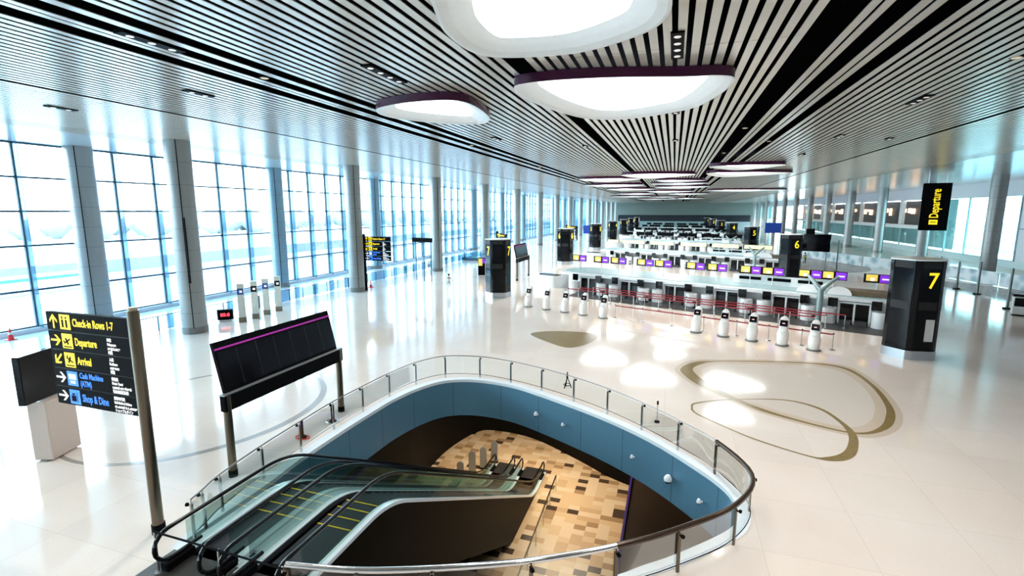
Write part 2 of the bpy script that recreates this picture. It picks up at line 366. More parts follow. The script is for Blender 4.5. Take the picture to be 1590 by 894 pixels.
# downlights
def downlight(x, y, n, label, z=CZ):
    t = thing('recessed_downlight', label, 'downlight', (x, y, z), 0, 'black recessed downlight boxes in the slat ceiling')
    MB().box(-0.17, 0.17, -0.28*n, 0.28*n, -0.05, 0.05).build('housing', BLACKM, t); MB().box(-0.02,0.02,-0.02,0.02,0.05,0.95).build('hanger', BLACKM, t)
    for k in range(n):
        MB().cyl(0, -0.28*n+0.28+0.56*k, -0.06, -0.045, 0.09).build('lamp', mat('downlight_lamp', (0.8,0.8,0.8), 0.4, emit=(1,0.95,0.9), estr=0.1), t)
for x, y, n, l in [(-0.13,14.8,4,'black strip of four downlights beside the middle light panel'),(-0.15,24.3,1,'single black downlight behind the wide middle light panel'),(-0.15,33.5,1,'single black downlight further down the centre line of the ceiling'),
    (-13.3,10.2,3,'black strip of downlights between the dark ceiling bands at upper left'),(-9.15,14.8,4,'black strip of downlights just above the small left light panel'),(9.1,24.6,3,'black downlight strip in the right hand slats, nearest one'),(9.1,34.7,2,'black downlight strip in the right hand slats, second one'),(9.3,45.0,2,'black downlight strip in the right hand slats, third one'),
    (-25.4,15.1,2,'dark downlight slot above the first column at far left'),(-17.3,14.9,2,'dark downlight slot in the fine slats above the second column'),(-10.6,29.4,2,'small dark downlight behind the small left light panel'),(-6.0,34.6,1,'small dark downlight left of the distant panels'),(12.3,36.8,1,'small dark downlight near the right dark line of the ceiling')]:
    downlight(x, y, n, l)

# fill floodlights: lamps added to brighten the hall, mostly in the dark ceiling bands
def fill_lamp(x, y, label, power=900):
    t = thing('fill_floodlight', label, 'fill lamp', (x, y, CZ), 0, 'added fill floodlights in the ceiling')
    MB().cyl(0, 0, 0.0, 0.25, 0.17, n=18).build('housing', BLACKM, t, smooth=True); MB().box(-0.02,0.02,-0.02,0.02,0.25,0.95).build('hanger', BLACKM, t)
    MB().cyl(0, 0, -0.015, 0.0, 0.12, n=18).build('lens', mat('fill_lens', (0.8,0.7,0.5), 0.4, emit=(1,0.7,0.4), estr=0.05), t)
    l = bpy.data.lights.new('fill_spot', 'SPOT'); l.energy = power; l.spot_size = radians(125); l.spot_blend = 0.7; l.shadow_soft_size = 0.32; l.color = (1.0, 0.93, 0.86)
    o = bpy.data.objects.new('fill_lamp_light', l); COL.objects.link(o); o.location = (x, y, CZ-0.06)
for i, (x, y) in enumerate([(3.4,12),(3.4,30),(3.4,42),(3.4,56),(3.4,72),(3.4,92),(-13.3,32),(-13.3,50),(-13.3,70),(-13.3,95),(5.55,8),(5.55,36),(-13.3,14),(-13.3,2),(-14.4,-6),(3.4,2),(9.26,19)]):
    fill_lamp(x, y, 'small added fill floodlight in the ceiling, %s in depth on the %s' % (['third','fourth','seventh','eighth','ninth','last','fourth','fifth','sixth','last','second','sixth','third','second','first','first','outermost'][i], 'left' if x < 0 else 'right'), (400 if x < 0 else 300) if y < 40 else 1100)
# ------------------------------------------------------------------ walls, windows
MB().box(-42, 60, YF-0.4, YF, -2, 13.3).build('wall_front', WHITE, kind='structure')
ew = MB(); ew.box(-42, 48, YB, YB+0.4, -2, 13.3, 0); ew.build('wall_back', mat('grey_green_wall', (0.22,0.26,0.24), 0.5), kind='structure')
MB().box(-30, 38, YB-0.4, YB, 2.6, 6.0).build('trim_5', mat('dark_shopfront', (0.015,0.02,0.03), 0.2), kind='structure')
MB().box(-30, 38, YB-0.5, YB, 0, 2.6).build('trim_6', mat('pale_shopfront', (0.3,0.42,0.45), 0.3), kind='structure')
XW = -40.5
TR = [0.35, 2.8, 5.75, 8.0, 10.2, 12.38]
wi = 1; y0 = -12.0-18
while y0 < YB:
    y1 = min(y0+18, YB); ya = max(y0, YF)
    t = bpy.data.objects.new('window_%d' % wi, None); COL.objects.link(t); t['kind'] = 'structure'; t.location = (XW, ya, 0)
    fr = MB(); n = int(round((y1-ya)/3.0))
    for k in range(n):
        yy = k*3.0
        fr.box(-0.12, 0.06, yy-0.08, yy+0.08, 0.3, 12.4); 
    for z in TR: fr.box(-0.10, 0.05, 0, y1-ya, z-0.065, z+0.065)
    fr.build('window_frame', MULL, t)
    fin = MB()
    for k in range(n): fin.box(0.06, 0.55, k*3.0-0.02, k*3.0+0.02, 0.3, 12.4)
    fin.build('glass_fin', glassmat('fin_glass', (0.25, 0.48, 0.60), 0.10, haze=0.3, hazec=(0.2,0.38,0.5)), t)
    MB().box(-0.02, 0.0, 0, y1-ya, 0.3, 12.4).build('window_pane', WGLASS, t)
    y0 += 18; wi += 1
MB().box(XW-0.2, XW+0.25, YF, YB, 0, 0.32).build('baseboard_left', mat('white_sill', (0.75,0.82,0.88), 0.3), kind='structure')

def column(x, y, r, label, m=COLUMN, h=CZ, rings=9):
    t = thing('round_column', label, 'column', (x, y, 0), 0, 'tall round grey columns')
    MB().cyl(0, 0, 0.0, h, r, n=36).build('shaft', m, t, smooth=True)
    rr = MB()
    for k in range(1, rings):
        rr.cyl(0, 0, k*h/rings-0.012, k*h/rings+0.012, r+0.004, n=36)
    rr.build('joint_ring', COLDARK, t, smooth=True)
    MB().cyl(0, 0, 0.0, 0.45, r+0.03, n=36).build('base_band', mat('column_base', (0.20,0.19,0.18), 0.3, 0.5), t, smooth=True)
    MB().box(r*0.72, r*0.74+0.02, -r*0.72-0.02, -r*0.7, 0.4, h).build('groove', BLACKM, t)
    return t
cl = ['broad grey column in front of the windows, right of the info totems', 'grey column standing behind the far direction sign', 'grey column next to the white robed person', 'grey column left of the farther pillar numbered 7']
t0 = column(-30.2, 24.1, 0.74, 'broad grey column behind the tilted display board, nearest of the inner row')
for k in range(1, 15):
    dup(t0, (-30.2, 24.1+18*k, 0), label=cl[k] if k < 4 else 'grey column of the inner row along the left windows, %s in depth' % ['','','','','fifth','sixth','seventh','eighth','ninth','tenth','eleventh','twelfth','thirteenth','fourteenth','fifteenth'][k])
WCOL = mat('blue_grey_column', (0.22, 0.32, 0.38), 0.3, 0.3)
t1 = column(-39.6, 24.2, 0.82, 'broad pale column against the window wall at far left', COLUMN)
t2 = column(-39.8, 42.2, 0.78, 'blue grey ringed column against the windows behind the four totems', WCOL)
for k in range(2, 15):
    dup(t2, (-39.8, 24.2+18*k, 0), label='blue grey column touching the window wall, %s in depth' % ['','','third','fourth','fifth','sixth','seventh','eighth','ninth','tenth','eleventh','twelfth','thirteenth','fourteenth','fifteenth'][k])
rc = column(38.2, 78, 0.8, 'steel grey column at the right edge past the large pillar 7')
for k in range(1, 12):
    dup(rc, (38.2, 78+18*k, 0), label='grey column along the right side, %s in depth' % ['','second','third','fourth','fifth','sixth','seventh','eighth','ninth','tenth','eleventh','twelfth'][k])
# black slot panel and small camera on the near column
MB().box(0.52, 0.68, -0.56, -0.50, 3.4, 7.6).build('slot_panel', BLACKM, t0)

# right wall
XR = 46.0
MB().box(XR-0.2, XR+0.3, YF, YB, 10.2, 13.3).build('trim_7', mat('white_fascia_right', (0.85,0.86,0.92), 0.4), kind='structure')
MB().box(XR-0.1, XR+0.3, YF, YB, 0, 1.0).build('baseboard_right', mat('white_plinth', (0.6,0.75,0.76), 0.3), kind='structure')
y0 = 60; wi = 30
def rwin(y0, y1, z0, z1, gm):
    global wi
    t = bpy.data.objects.new('window_%d' % wi, None); COL.objects.link(t); t['kind'] = 'structure'; t.location = (XR, y0, 0); wi += 1
    fr = MB(); fr.box(-0.15,0.1,-0.08,0.08,z0,z1); fr.box(-0.12,0.1,0,y1-y0,z0-0.06,z0+0.06); fr.box(-0.12,0.1,0,y1-y0,z1-0.06,z1+0.06)
    fr.build('window_frame', mat('cyan_frame', (0.35,0.55,0.58), 0.4), t)
    MB().box(0,0.03,0,y1-y0,z0,z1).build('window_pane', gm, t)
WPAN = mat('white_wall_panel', (0.78,0.80,0.86), 0.35)
MB().box(XR, XR+0.3, YF, 88, 1.0, 10.2).build('wall_right', WPAN, kind='structure')
j = MB()
for k in range(10): j.box(XR-0.03, XR, YF+12*k, YF+12*k+0.08, 1, 10.2)
j.box(XR-0.04, XR, YF, 88, 5.5, 5.65); j.build('trim_8', mat('panel_joint', (0.3,0.38,0.42), 0.5), kind='structure')
for k in range(4): rwin(88+6.5*k, 88+6.5*(k+1), 1.0, 10.2, CYGLASS)
for k in range(9):
    ya = 114+12*k; rwin(ya, ya+12, 1.0, 4.6, CYGLASS)
for k in range(6): rwin(222+11*k, min(222+11*(k+1), YB), 4.6, 10.2, CYGLASS)
MB().box(XR-1.2, XR+0.3, 114, 222, 4.6, 5.3).build('trim_9', WHITE, kind='structure')
MB().box(XR+3, XR+3.3, 112, 224, 1, 10.2).build('wall_shops', mat('dark_shop', (0.03,0.022,0.02), 0.5), kind='structure')
random.seed(3)
for k in range(9):
    ya = 114+12*k
    MB().box(XR-0.3, XR+0.2, ya-0.8, ya+0.8, 5.3, 10.2).build('wall_pier', WHITE, kind='structure')
    t = thing('shop_lighting', 'warm lights in the dark upper opening on the right, %s from near end' % ['first','second','third','fourth','fifth','sixth','seventh','eighth','ninth'][k], 'lights', (XR+2.86, ya+6, 8.2), 0, 'warm shop lights behind the upper openings')
    for q in range(4):
        MB().box(-0.1, 0.1, -4+q*2.1, -4+q*2.1+random.uniform(0.6,1.7), random.uniform(-1.2,-0.2), random.uniform(0.1,0.5)).build('light_strip', mat('shop_glow', (0.5,0.3,0.15), 0.5, emit=(1,0.62,0.35), estr=1.3), t)

# outside world
MB().box(-420, XW-0.6, -250, 500, -1.2, -1.0).build('ground', mat('pale_forecourt', (0.36,0.40,0.43), 0.7), kind='structure')
MB().box(48, 300, -250, 500, -1.2, -1.0).build('ground', mat('pale_forecourt', (0.36,0.40,0.43), 0.7), kind='structure')
tag(MB().box(-72, -66, -150, 420, -1.0, -0.9).build('road', mat('pale_asphalt', (0.10,0.13,0.17), 0.8)), 'grey road running along outside the left windows', 'road')
tag(MB().box(-80, -79.4, -150, 420, -1.0, 0.9).build('parapet_wall', mat('pale_concrete', (0.13,0.16,0.20), 0.8)), 'long low parapet wall beyond the road outside', 'wall')
hb = MB(); random.seed(9)
for k in range(260):
    x, y, r = -170-random.uniform(0,50), -220+k*3+random.uniform(-3,3), random.uniform(2.5,6)
    hb.lathe(x, y, [(r*0.2,-1),(r*0.9,1+r*0.3),(r,1+r*0.6),(r*0.7,1+r*1.1),(r*0.15,1+r*1.4)], n=9)
hb = hb.build('tree_belt', mat('hazy_foliage', (0.27,0.31,0.31), 0.9, noise=(0.6,0.3)), smooth=True); tag(hb, 'hazy line of trees far outside beyond the road', 'trees'); hb['kind'] = 'stuff'
sh = thing('bus_shelter', 'turquoise roofed shelter outside the windows at far left', 'shelter', (-58, 30, -1.0))
MB().box(-1.5,1.5,-6,6,2.6,2.9).build('canopy', mat('turquoise', (0.05,0.5,0.55), 0.4), sh)
for s in (-5,0,5): MB().cyl(0,s,0,2.6,0.12,n=10).build('post', WHITE, sh)

# ------------------------------------------------------------------ floor inlays
def ring(outer, inner, z, name, m):
    a = smooth_closed(outer, 6); b = smooth_closed(inner, 6)
    v, tri = flat_with_hole(a, b, z); MB().add(v, tri).build(name, m, kind='structure')
def disc(pts, z, name, m):
    a = smooth_closed(pts, 6); MB().add([(p[0],p[1],z) for p in a], [tuple(range(len(a)))]).build(name, m, kind='structure')
AO = [(0.70,25.93),(1.3,27.17),(2.48,27.95),(5.44,28.75),(7.9,29.1),(9.0,28.4),(9.24,25.93),(9.0,23.45),(8.59,21.96),(7.99,20.85),(7.13,20.06),(6.29,19.96),(4.93,20.5),(3.69,21.2),(2.59,22.26),(1.47,23.58),(0.84,24.92)]
AI = [(1.3,26.13),(1.7,26.95),(2.6,27.75),(5.43,28.62),(7.8,28.9),(8.8,28.15),(9.04,25.9),(8.75,23.45),(8.27,21.98),(7.75,20.95),(7.07,20.22),(6.3,20.1),(4.97,20.68),(3.78,21.5),(2.74,22.7),(1.88,24.05),(1.4,25.28)]
BO = [(1.04,20.71),(1.24,21.29),(2.57,22.1),(4.81,22.83),(6.07,22.3),(6.55,20.99),(6.66,19.86),(6.38,18.73),(5.99,17.9),(5.41,17.44),(4.68,17.47),(3.06,18.31),(1.64,19.57),(1.12,20.18)]
BI = [(1.12,20.73),(1.31,21.2),(2.58,22.03),(4.79,22.72),(5.95,22.15),(6.38,20.91),(6.38,19.8),(6.06,18.75),(5.68,18.08),(5.18,17.67),(4.62,17.58),(3.09,18.4),(1.71,19.63),(1.2,20.22)]
scl = lambda pts, k: [((p[0]-sum(q[0] for q in pts)/len(pts))*k+sum(q[0] for q in pts)/len(pts), (p[1]-sum(q[1] for q in pts)/len(pts))*k+sum(q[1] for q in pts)/len(pts)) for p in pts]
disc(scl(AO,1.06), 0.0015, 'trim_10', INLAY2)
disc(scl(AI,0.90), 0.003, 'trim_16', mat('cream_inlay', (0.72,0.64,0.56), 0.08))
ring(AO, AI, 0.005, 'trim_11', INLAY); ring(BO, BI, 0.007, 'trim_12', INLAY)
disc([(-8.55,30.3),(-8.3,31.2),(-6.94,31.9),(-5.02,32.0),(-4.3,31.2),(-4.46,29.87),(-5.0,28.5),(-5.75,28.0),(-6.86,28.7)], 0.004, 'trim_13', INLAY)
cir = lambda cx, cy, a, b, n=28: [(cx+a*cos(2*pi*i/n), cy+b*sin(2*pi*i/n)) for i in range(n)]
ring(cir(-18.0,14.6,4.4,4.9), cir(-18.05,14.6,4.15,4.75), 0.004, 'trim_14', mat('grey_inlay', (0.36,0.33,0.30), 0.12))

# ------------------------------------------------------------------ void railing
RP = [(-10.87,8.1),(-10.98,8.5),(-11.2,9.2),(-11.43,10.85),(-11.55,12.58),(-11.64,14.4),(-11.57,16.12),(-11.43,17.86),(-11.1,19.6),(-10.23,20.95),(-8.6,21.4),(-6.94,21.15),(-5.3,20.6),(-3.69,19.84),(-2.16,18.92),(-0.77,17.83),(0.49,16.62),(1.56,15.37),(2.3,13.6),(1.75,12.0),(0.45,10.62),(-0.82,9.6),(-2.4,8.62),(-4.2,7.8),(-5.6,7.3),(-7.0,7.0)]
rl = thing('void_railing', 'curved glass railing with steel posts around the floor opening', 'railing', (0,0,0))
SUB = 6
rs = smooth_open(RP, SUB)
split = 17*SUB
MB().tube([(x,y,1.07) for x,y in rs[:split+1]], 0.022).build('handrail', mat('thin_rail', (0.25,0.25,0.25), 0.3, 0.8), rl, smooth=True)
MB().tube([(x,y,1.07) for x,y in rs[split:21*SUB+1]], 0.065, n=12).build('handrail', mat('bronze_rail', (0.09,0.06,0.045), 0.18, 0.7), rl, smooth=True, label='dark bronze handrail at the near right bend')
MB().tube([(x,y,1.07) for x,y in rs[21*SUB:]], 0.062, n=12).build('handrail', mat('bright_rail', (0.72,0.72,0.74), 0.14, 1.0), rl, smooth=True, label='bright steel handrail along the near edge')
MB().tube([(x,y,0.17) for x,y in rs], 0.012, n=6).build('glass_channel', BLACKM, rl)
# brackets lean outwards (away from the hole centre)
for i, (x, y) in enumerate(RP):
    a = Vector(RP[max(0,i-1)]); b = Vector(RP[min(len(RP)-1,i+1)]); d = (b-a).normalized(); nn = Vector((d.y,-d.x))   # inward
    ang = atan2(d.y, d.x); M = Matrix.Translation((x,y,0)) @ Matrix.Rotation(ang, 4, 'Z')
    p = MB(); p.box(-0.04,0.04,-0.022,0.022,0,0.95, M=M)
    p.box(-0.012,0.012,-0.01,0.01,0.95,1.06, M=M)
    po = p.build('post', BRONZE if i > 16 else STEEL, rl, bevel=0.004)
    q = MB(); q.tube([(x,y,0.90),(x-nn.x*0.10,y-nn.y*0.10,0.93)], 0.02); q.tube([(x-nn.x*0.08,y-nn.y*0.08,0.93),(x-nn.x*0.13,y-nn.y*0.13,0.93)], 0.045); q.build('bracket', BLACKM, po)
    if i < len(RP)-1:
        seg = rs[i*SUB:(i+1)*SUB+1]
        g = MB(); g.strip([(p_[0]+nn.x*0.03,p_[1]+nn.y*0.03,0.17) for p_ in seg], [(p_[0]+nn.x*0.03,p_[1]+nn.y*0.03,1.02) for p_ in seg]); g.build('glass_panel', GLASS, rl, smooth=True)

# cameras and lamps on the fascia
for i, (x, y, r, l) in enumerate([(-5.9,19.72,0.09,'small white dome camera on the blue fascia, leftmost of five'),(-4.4,19.0,0.06,'tiny round fitting on the blue fascia, second of five'),(-1.6,17.2,0.06,'tiny round fitting on the blue fascia, third of five'),(-0.4,16.05,0.13,'largest white dome camera on the blue fascia'),(0.72,14.85,0.07,'small round fitting on the blue fascia, rightmost of five')]):
    # find nearest fascia point
    bi = min(range(len(h0)), key=lambda k: hypot(h0[k][0]-x, h0[k][1]-y)); p = Vector(h0[bi]); nn = (Vector(hin[bi])-p).normalized()
    t = thing('dome_camera', l, 'camera', (p.x+nn.x*0.02*(1+8*r), p.y+nn.y*0.02*(1+8*r), -0.95), 0, 'fittings on the blue fascia')
    b = MB(); b.tube([(0,0,0),(nn.x*0.14,nn.y*0.14,0)], r*0.5); b.build('arm', WHITE, t, smooth=True)
    c_ = (nn.x*0.14, nn.y*0.14)
    MB().lathe(c_[0], c_[1], [(r*0.5,0.06+r),(r,r*0.8),(r,0)], n=16).build('housing', WHITEG, t, smooth=True)
    MB().lathe(c_[0], c_[1], [(r*0.9,0.0),(r*0.75,-r*0.5),(r*0.2,-r*0.85)], n=16).build('dome', BLACK, t, smooth=True)

# ------------------------------------------------------------------ escalators
YS, YE = 10.9, 26.15
def ez(y):   # truss line
    if y <= YS-0.9: return 0.0
    if y >= YE+0.9: return LZ
    s = (LZ)/(YE-YS)
    if y < YS+0.9: k = (y-(YS-0.9))/1.8; return s*0.9*k*k
    if y > YE-0.9: k = ((YE+0.9)-y)/1.8; return LZ - s*0.9*k*k
    return s*(y-YS)
ys = [7.4+0.25*i for i in range(int((28.9-7.4)/0.25)+1)]
def escalator(xc, half, label, rightpanel):
    t = thing('escalator', label, 'escalator', (xc, 7.0, 0))
    Y = lambda y: y-7.0
    # steps: treads with yellow edges
    st = MB(); yl = MB(); y = 8.0
    while y < 28.0:
        z = ez(y+0.2); flat = abs(ez(y+0.4)-ez(y)) < 0.02
        st.box(-0.5, 0.5, Y(y), Y(y+0.4), z-0.35, z-0.01)
        yl.box(-0.5, 0.5, Y(y+0.365), Y(y+0.4), z-0.02, z+0.0) if 8.9 < y < 10.5 else None
        y += 0.4
    st.build('step_band', mat('dark_step', (0.03,0.036,0.045), 0.5, 0.3, noise=(30,0.5)), t); yl.build('step_edge_line', YLINE, t)
    for s in (-1, 1):
        x = s*half
        # balustrade glass
        g = MB(); yy = [q for q in ys if 7.6 <= q <= 28.4]; g.strip([(x, Y(q), ez(q)+0.12) for q in yy], [(x, Y(q), ez(q)+0.88) for q in yy]); g.build('balustrade_glass', ESCG, t)
        # silver deck
        d = MB(); w0, w1 = (0.10, 0.0)
        for q0, q1 in zip(ys, ys[1:]):
            z0, z1 = ez(q0)+0.12, ez(q1)+0.12; a, b = (x-0.24, x+0.08) if s < 0 else (x-0.08, x+0.12)
            d.add([(a,Y(q0),z0),(b,Y(q0),z0),(b,Y(q1),z1),(a,Y(q1),z1),(a,Y(q0),z0-0.10),(b,Y(q0),z0-0.10),(b,Y(q1),z1-0.10),(a,Y(q1),z1-0.10)], [(0,1,2,3),(0,3,7,4),(1,5,6,2),(0,4,5,1)])
        d.build('deck_trim', SILVER, t)
        sk = MB(); xi = x - s*0.11
        sk.strip([(xi, Y(q), ez(q)-0.02) for q in ys], [(xi, Y(q), ez(q)+0.12) for q in ys]); sk.build('skirt', mat('skirt_dark', (0.08,0.09,0.1), 0.25, 0.6), t)
        # handrail loop
        pts = []
        for a in range(0, 11):
            th = -pi/2 - pi*a/10; pts.append((x, Y(7.25)+0.36*cos(th), 0.60+0.36*sin(th)))
        pts = [(x, Y(8.0), 0.24)] + pts
        for q in [7.6+0.3*i for i in range(int((28.3-7.6)/0.3)+1)]: pts.append((x, Y(q), ez(q)+0.96))
        for a in range(0, 11):
            th = pi/2 - pi*a/10; pts.append((x, Y(28.5)+0.36*cos(th), LZ+0.60+0.36*sin(th)))
        pts.append((x, Y(27.8), LZ+0.24))
        MB().tube(pts, 0.048, n=8).build('handrail', RUBBER, t, smooth=True)
        MB().box(x-0.12,x+0.12,Y(7.05),Y(7.75),0.0,0.2).build('newel_base', BLACKM, t, bevel=0.03); MB().box(x-0.1,x+0.1,Y(27.9),Y(28.6),LZ,LZ+0.2).build('newel_base', BLACKM, t, bevel=0.03)
    MB().box(-0.62,0.62,Y(6.4),Y(8.0),-0.05,0.012).build('landing_plate', mat('landing_plate', (0.05,0.048,0.046), 0.4, 0.4), t)
    MB().box(-0.62,0.62,Y(28.0),Y(29.4),LZ,LZ+0.02).build('landing_plate', mat('landing_plate', (0.05,0.048,0.046), 0.4, 0.4), t)
    # truss cladding
    tr = MB(); q = [k for k in ys if k >= 8.0]
    for x in (-half-0.1, half+0.1):
        tr.strip([(x, Y(k), ez(k)+0.02) for k in q], [(x, Y(k), max(LZ, ez(k)-(2.5 if k > 11 else 1.25+1.25*(k-8)/3))) for k in q])
    tr.strip([(-half-0.1, Y(k), max(LZ, ez(k)-(2.5 if k > 11 else 1.25+1.25*(k-8)/3))) for k in q], [(half+0.1, Y(k), max(LZ, ez(k)-(2.5 if k > 11 else 1.25+1.25*(k-8)/3))) for k in q])
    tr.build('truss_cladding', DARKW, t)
    return t
escalator(-9.86, 0.65, 'left escalator with black handrails going down to the lower level', False)
escalator(-7.93, 0.72, 'right escalator beside the dark panel going down to the lower level', True)
dv = MB()
for q0, q1 in zip(ys, ys[1:]):
    if q0 < 8.0: continue
    z0, z1 = ez(q0)+0.10, ez(q1)+0.10
    dv.add([(x_, y_, z_) for (y_, z_) in ((q0,z0),(q1,z1)) for x_ in (-9.06,-8.90)] + [(x_, y_, z_-0.08) for (y_, z_) in ((q0,z0),(q1,z1)) for x_ in (-9.06,-8.90)], [(0,1,3,2),(4,6,7,5),(0,2,6,4),(1,5,7,3)])
tag(dv.build('silver_divider', SILVER), 'silver strip between the two escalator tops', 'divider')
MB().box(-11.0,-6.75,6.0,8.0,0.0,0.008).build('trim_15', mat('dark_mat_floor', (0.07,0.068,0.065), 0.4, noise=(20,0.4)), kind='structure')
# red end stop knob rail between escalators
# barrier in front of the landing
br = thing('landing_barrier', 'low black topped barrier in front of the escalator landing', 'barrier', (-8.8,7.0,0))
MB().tube([(-1.85,0.0,1.0),(1.75,-0.05,1.0)], 0.022).build('top_rail', BLACKM, br, smooth=True)
for dx in (-1.8, 0.03, 1.7):
    p = MB().tube([(dx,0,0),(dx,0,1.0)], 0.025).build('post', STEEL, br, smooth=True)
    MB().cyl(dx,0,0,0.03,0.09).build('base_plate', STEEL, p)
# lower level panels and handrail
for i, (x, y, h) in enumerate([(-12.1,26.6,1.2),(-11.7,27.6,1.5),(-11.2,28.3,1.5),(-10.8,29.3,1.5)]):
    t = thing('gate_panel', 'grey upright rounded panel on the mosaic floor, %s of four' % ['smallest and leftmost','second','third','tallest and rightmost'][i], 'panel', (x, y, LZ), 0.2, 'grey upright panels on the mosaic floor')
    p = MB(); pts = [(-0.22,0)] + [(-0.22,h-0.22)] + [(0.22*cos(pi-pi*k/8), h-0.22+0.22*sin(pi*k/8)) for k in range(1,8)] + [(0.22,h-0.22),(0.22,0)]
    n = len(pts); p.add([(a,-0.06,b) for a,b in pts]+[(a,0.06,b) for a,b in pts], [tuple(range(n)), tuple(range(2*n-1,n-1,-1))]+[(k,(k+1)%n,n+(k+1)%n,n+k) for k in range(n)])
    p.build('panel', mat('grey_panel', (0.25,0.25,0.24), 0.35, 0.4), t)
    MB().box(-0.26,0.26,-0.1,0.1,0,0.08).build('foot', BLACKM, t)
lr = thing('lower_handrail', 'long dark handrail with glass running beside the escalators on the lower floor', 'railing', (-6.0, 18, LZ))
MB().tube([(0.35,-3,1.0),(-0.05,9.2,1.0)], 0.04).build('top_rail', BRONZE, lr, smooth=True)
MB().strip([(0.35,-3,0.1),(-0.05,9.2,0.1)],[(0.35,-3,0.95),(-0.05,9.2,0.95)]).build('glass_panel', GLASS, lr)
for k in range(8):
    f_ = k/7; MB().tube([(0.35-0.4*f_,-3+12.2*f_,0),(0.35-0.4*f_,-3+12.2*f_,1.0)], 0.025).build('post', STEEL, lr)

# ------------------------------------------------------------------ direction signs
YUP = Matrix(((1,0,0,0),(0,0,-1,0),(0,1,0,0),(0,0,0,1)))   # text plane -> faces -Y
def arrow(mb, cx, cz, s, ang, y):
    R = Matrix.Rotation(ang, 2)
    def P(a, b): q = R @ Vector((a*s, b*s)); return (cx+q.x, cz+q.y)
    for quad in ([(-0.07,-0.5),(0.07,-0.5),(0.07,0.40),(-0.07,0.40)], [(0,0.5),(-0.38,0.10),(-0.38,-0.10),(0,0.30)], [(0,0.5),(0,0.30),(0.38,-0.10),(0.38,0.10)]):
        pts = [P(a,b) for a,b in quad]; n = 4
        mb.add([(p[0],y,p[1]) for p in pts]+[(p[0],y-0.006,p[1]) for p in pts], [(0,1,2,3),(7,6,5,4),(0,1,5,4),(1,2,6,5),(2,3,7,6),(3,0,4,7)])
def dirsign(loc, label, left=True):
    t = thing('direction_sign', label, 'sign', loc, 0)
    W = 3.0; x0, x1 = (-W-0.05, -0.05) if left else (0.05, W+0.05)
    MB().tube([(0,0,0.25),(0,0,5.7)], 0.13, n=16).build('post', BRONZE if left else BLACKM, t, smooth=True)
    MB().cyl(0,0,0,0.25,0.15).build('post_foot', BLACKM, t)
    MB().cyl(0,0,5.62,5.78,0.10).build('post_cap', mat('cap_tan', (0.5,0.42,0.3), 0.4, 0.5), t)
    rows = [('Check-in Rows 1-7', YEL, 0, []), ('Departure', YEL, -pi/2, ['出境','Pelepasan','புறப்பாடு','出発']), ('Arrival', YEL, pi*0.75, ['入境','Ketibaan','வருகை','到着']),
            ('Cash Machine\n(ATM)', SBLUE, -pi/2, ['提款机','Mesin Tunai','பணம் எடுக்கும்','現金自動預払機']), ('Shop & Dine', SBLUE, -pi/2, ['购物与餐饮','Beli-Belah & Makan','கடைகள் & உணவு','ショップ＆ダイン'])]
    RH = 0.49; ztop = 5.5
    for i, (txt, m, ang, small) in enumerate(rows):
        z1 = ztop-RH*i; z0 = z1-RH+0.03; zc = (z0+z1)/2
        pn = MB().box(x0, x1, -0.05, 0.05, z0, z1).build('sign_panel', BLACKM, t)
        yf = -0.052; b = MB(); arrow(b, x0+0.26, zc, 0.36, ang, yf); b.build('arrow', m if i < 3 else SWHITE, pn)
        ic = MB(); ic.box(x0+0.50, x0+0.88, yf-0.006, yf, zc-0.19, zc+0.19); ic.build('pictogram_square', m, pn)
        fg = MB(); yy = yf-0.008
        if i == 0:
            for dx in (0.1,0.24): fg.box(x0+0.5+dx-0.03,x0+0.5+dx+0.04,yy,yf-0.006,zc-0.14,zc+0.06); fg.box(x0+0.5+dx-0.02,x0+0.5+dx+0.03,yy,yf-0.006,zc+0.08,zc+0.14)
        elif i in (1,2):
            a = 0.5 if i == 1 else -0.5
            M_ = Matrix.Translation((x0+0.69,0,zc)) @ Matrix.Rotation(-a,4,'Y')
            fg.box(-0.13,0.13,yy,yf-0.006,-0.02,0.02,M=M_); fg.box(-0.04,0.02,yy,yf-0.006,-0.09,0.09,M=M_); fg.box(-0.13,-0.09,yy,yf-0.006,0,0.07,M=M_); fg.box(x0+0.54,x0+0.84,yy,yf-0.006,zc-0.16,zc-0.13)
        elif i == 3:
            fg.box(x0+0.56,x0+0.82,yy,yf-0.006,zc-0.02,zc+0.12); fg.box(x0+0.6,x0+0.78,yy,yf-0.006,zc-0.13,zc-0.06)
        else:
            fg.box(x0+0.56,x0+0.74,yy,yf-0.006,zc-0.12,zc+0.04); fg.box(x0+0.77,x0+0.79,yy,yf-0.006,zc-0.13,zc+0.13); fg.box(x0+0.6,x0+0.7,yy,yf-0.006,zc+0.05,zc+0.1)
        fg.build('pictogram', BLACKM if i != 3 else SWHITE, pn)
        if i == 3: text(txt, 'lettering', m, 0.21, Matrix.Translation((x0+0.96, yf, zc+0.04)) @ YUP @ Matrix.Diagonal((0.72,1,1,1)), pn, bold=0.003)
        else: text(txt, 'lettering', m, 0.28, Matrix.Translation((x0+0.96, yf, zc-0.09)) @ YUP @ Matrix.Diagonal((0.66,1,1,1)), pn, bold=0.004)
        for k, s_ in enumerate(small): text(s_, 'small_lettering', SWHITE, 0.095, Matrix.Translation((x0+2.12, yf, z1-0.12-0.105*k)) @ YUP @ Matrix.Diagonal((0.8,1,1,1)), pn, bold=0.003)
    return t
dirsign((-11.98, 8.03, 0), 'large black direction sign on a bronze post at left, reading Check-in Rows 1-7')
fs = dirsign((-29.7, 42.9, 0), 'far black direction sign with yellow and blue rows near the window columns', False)

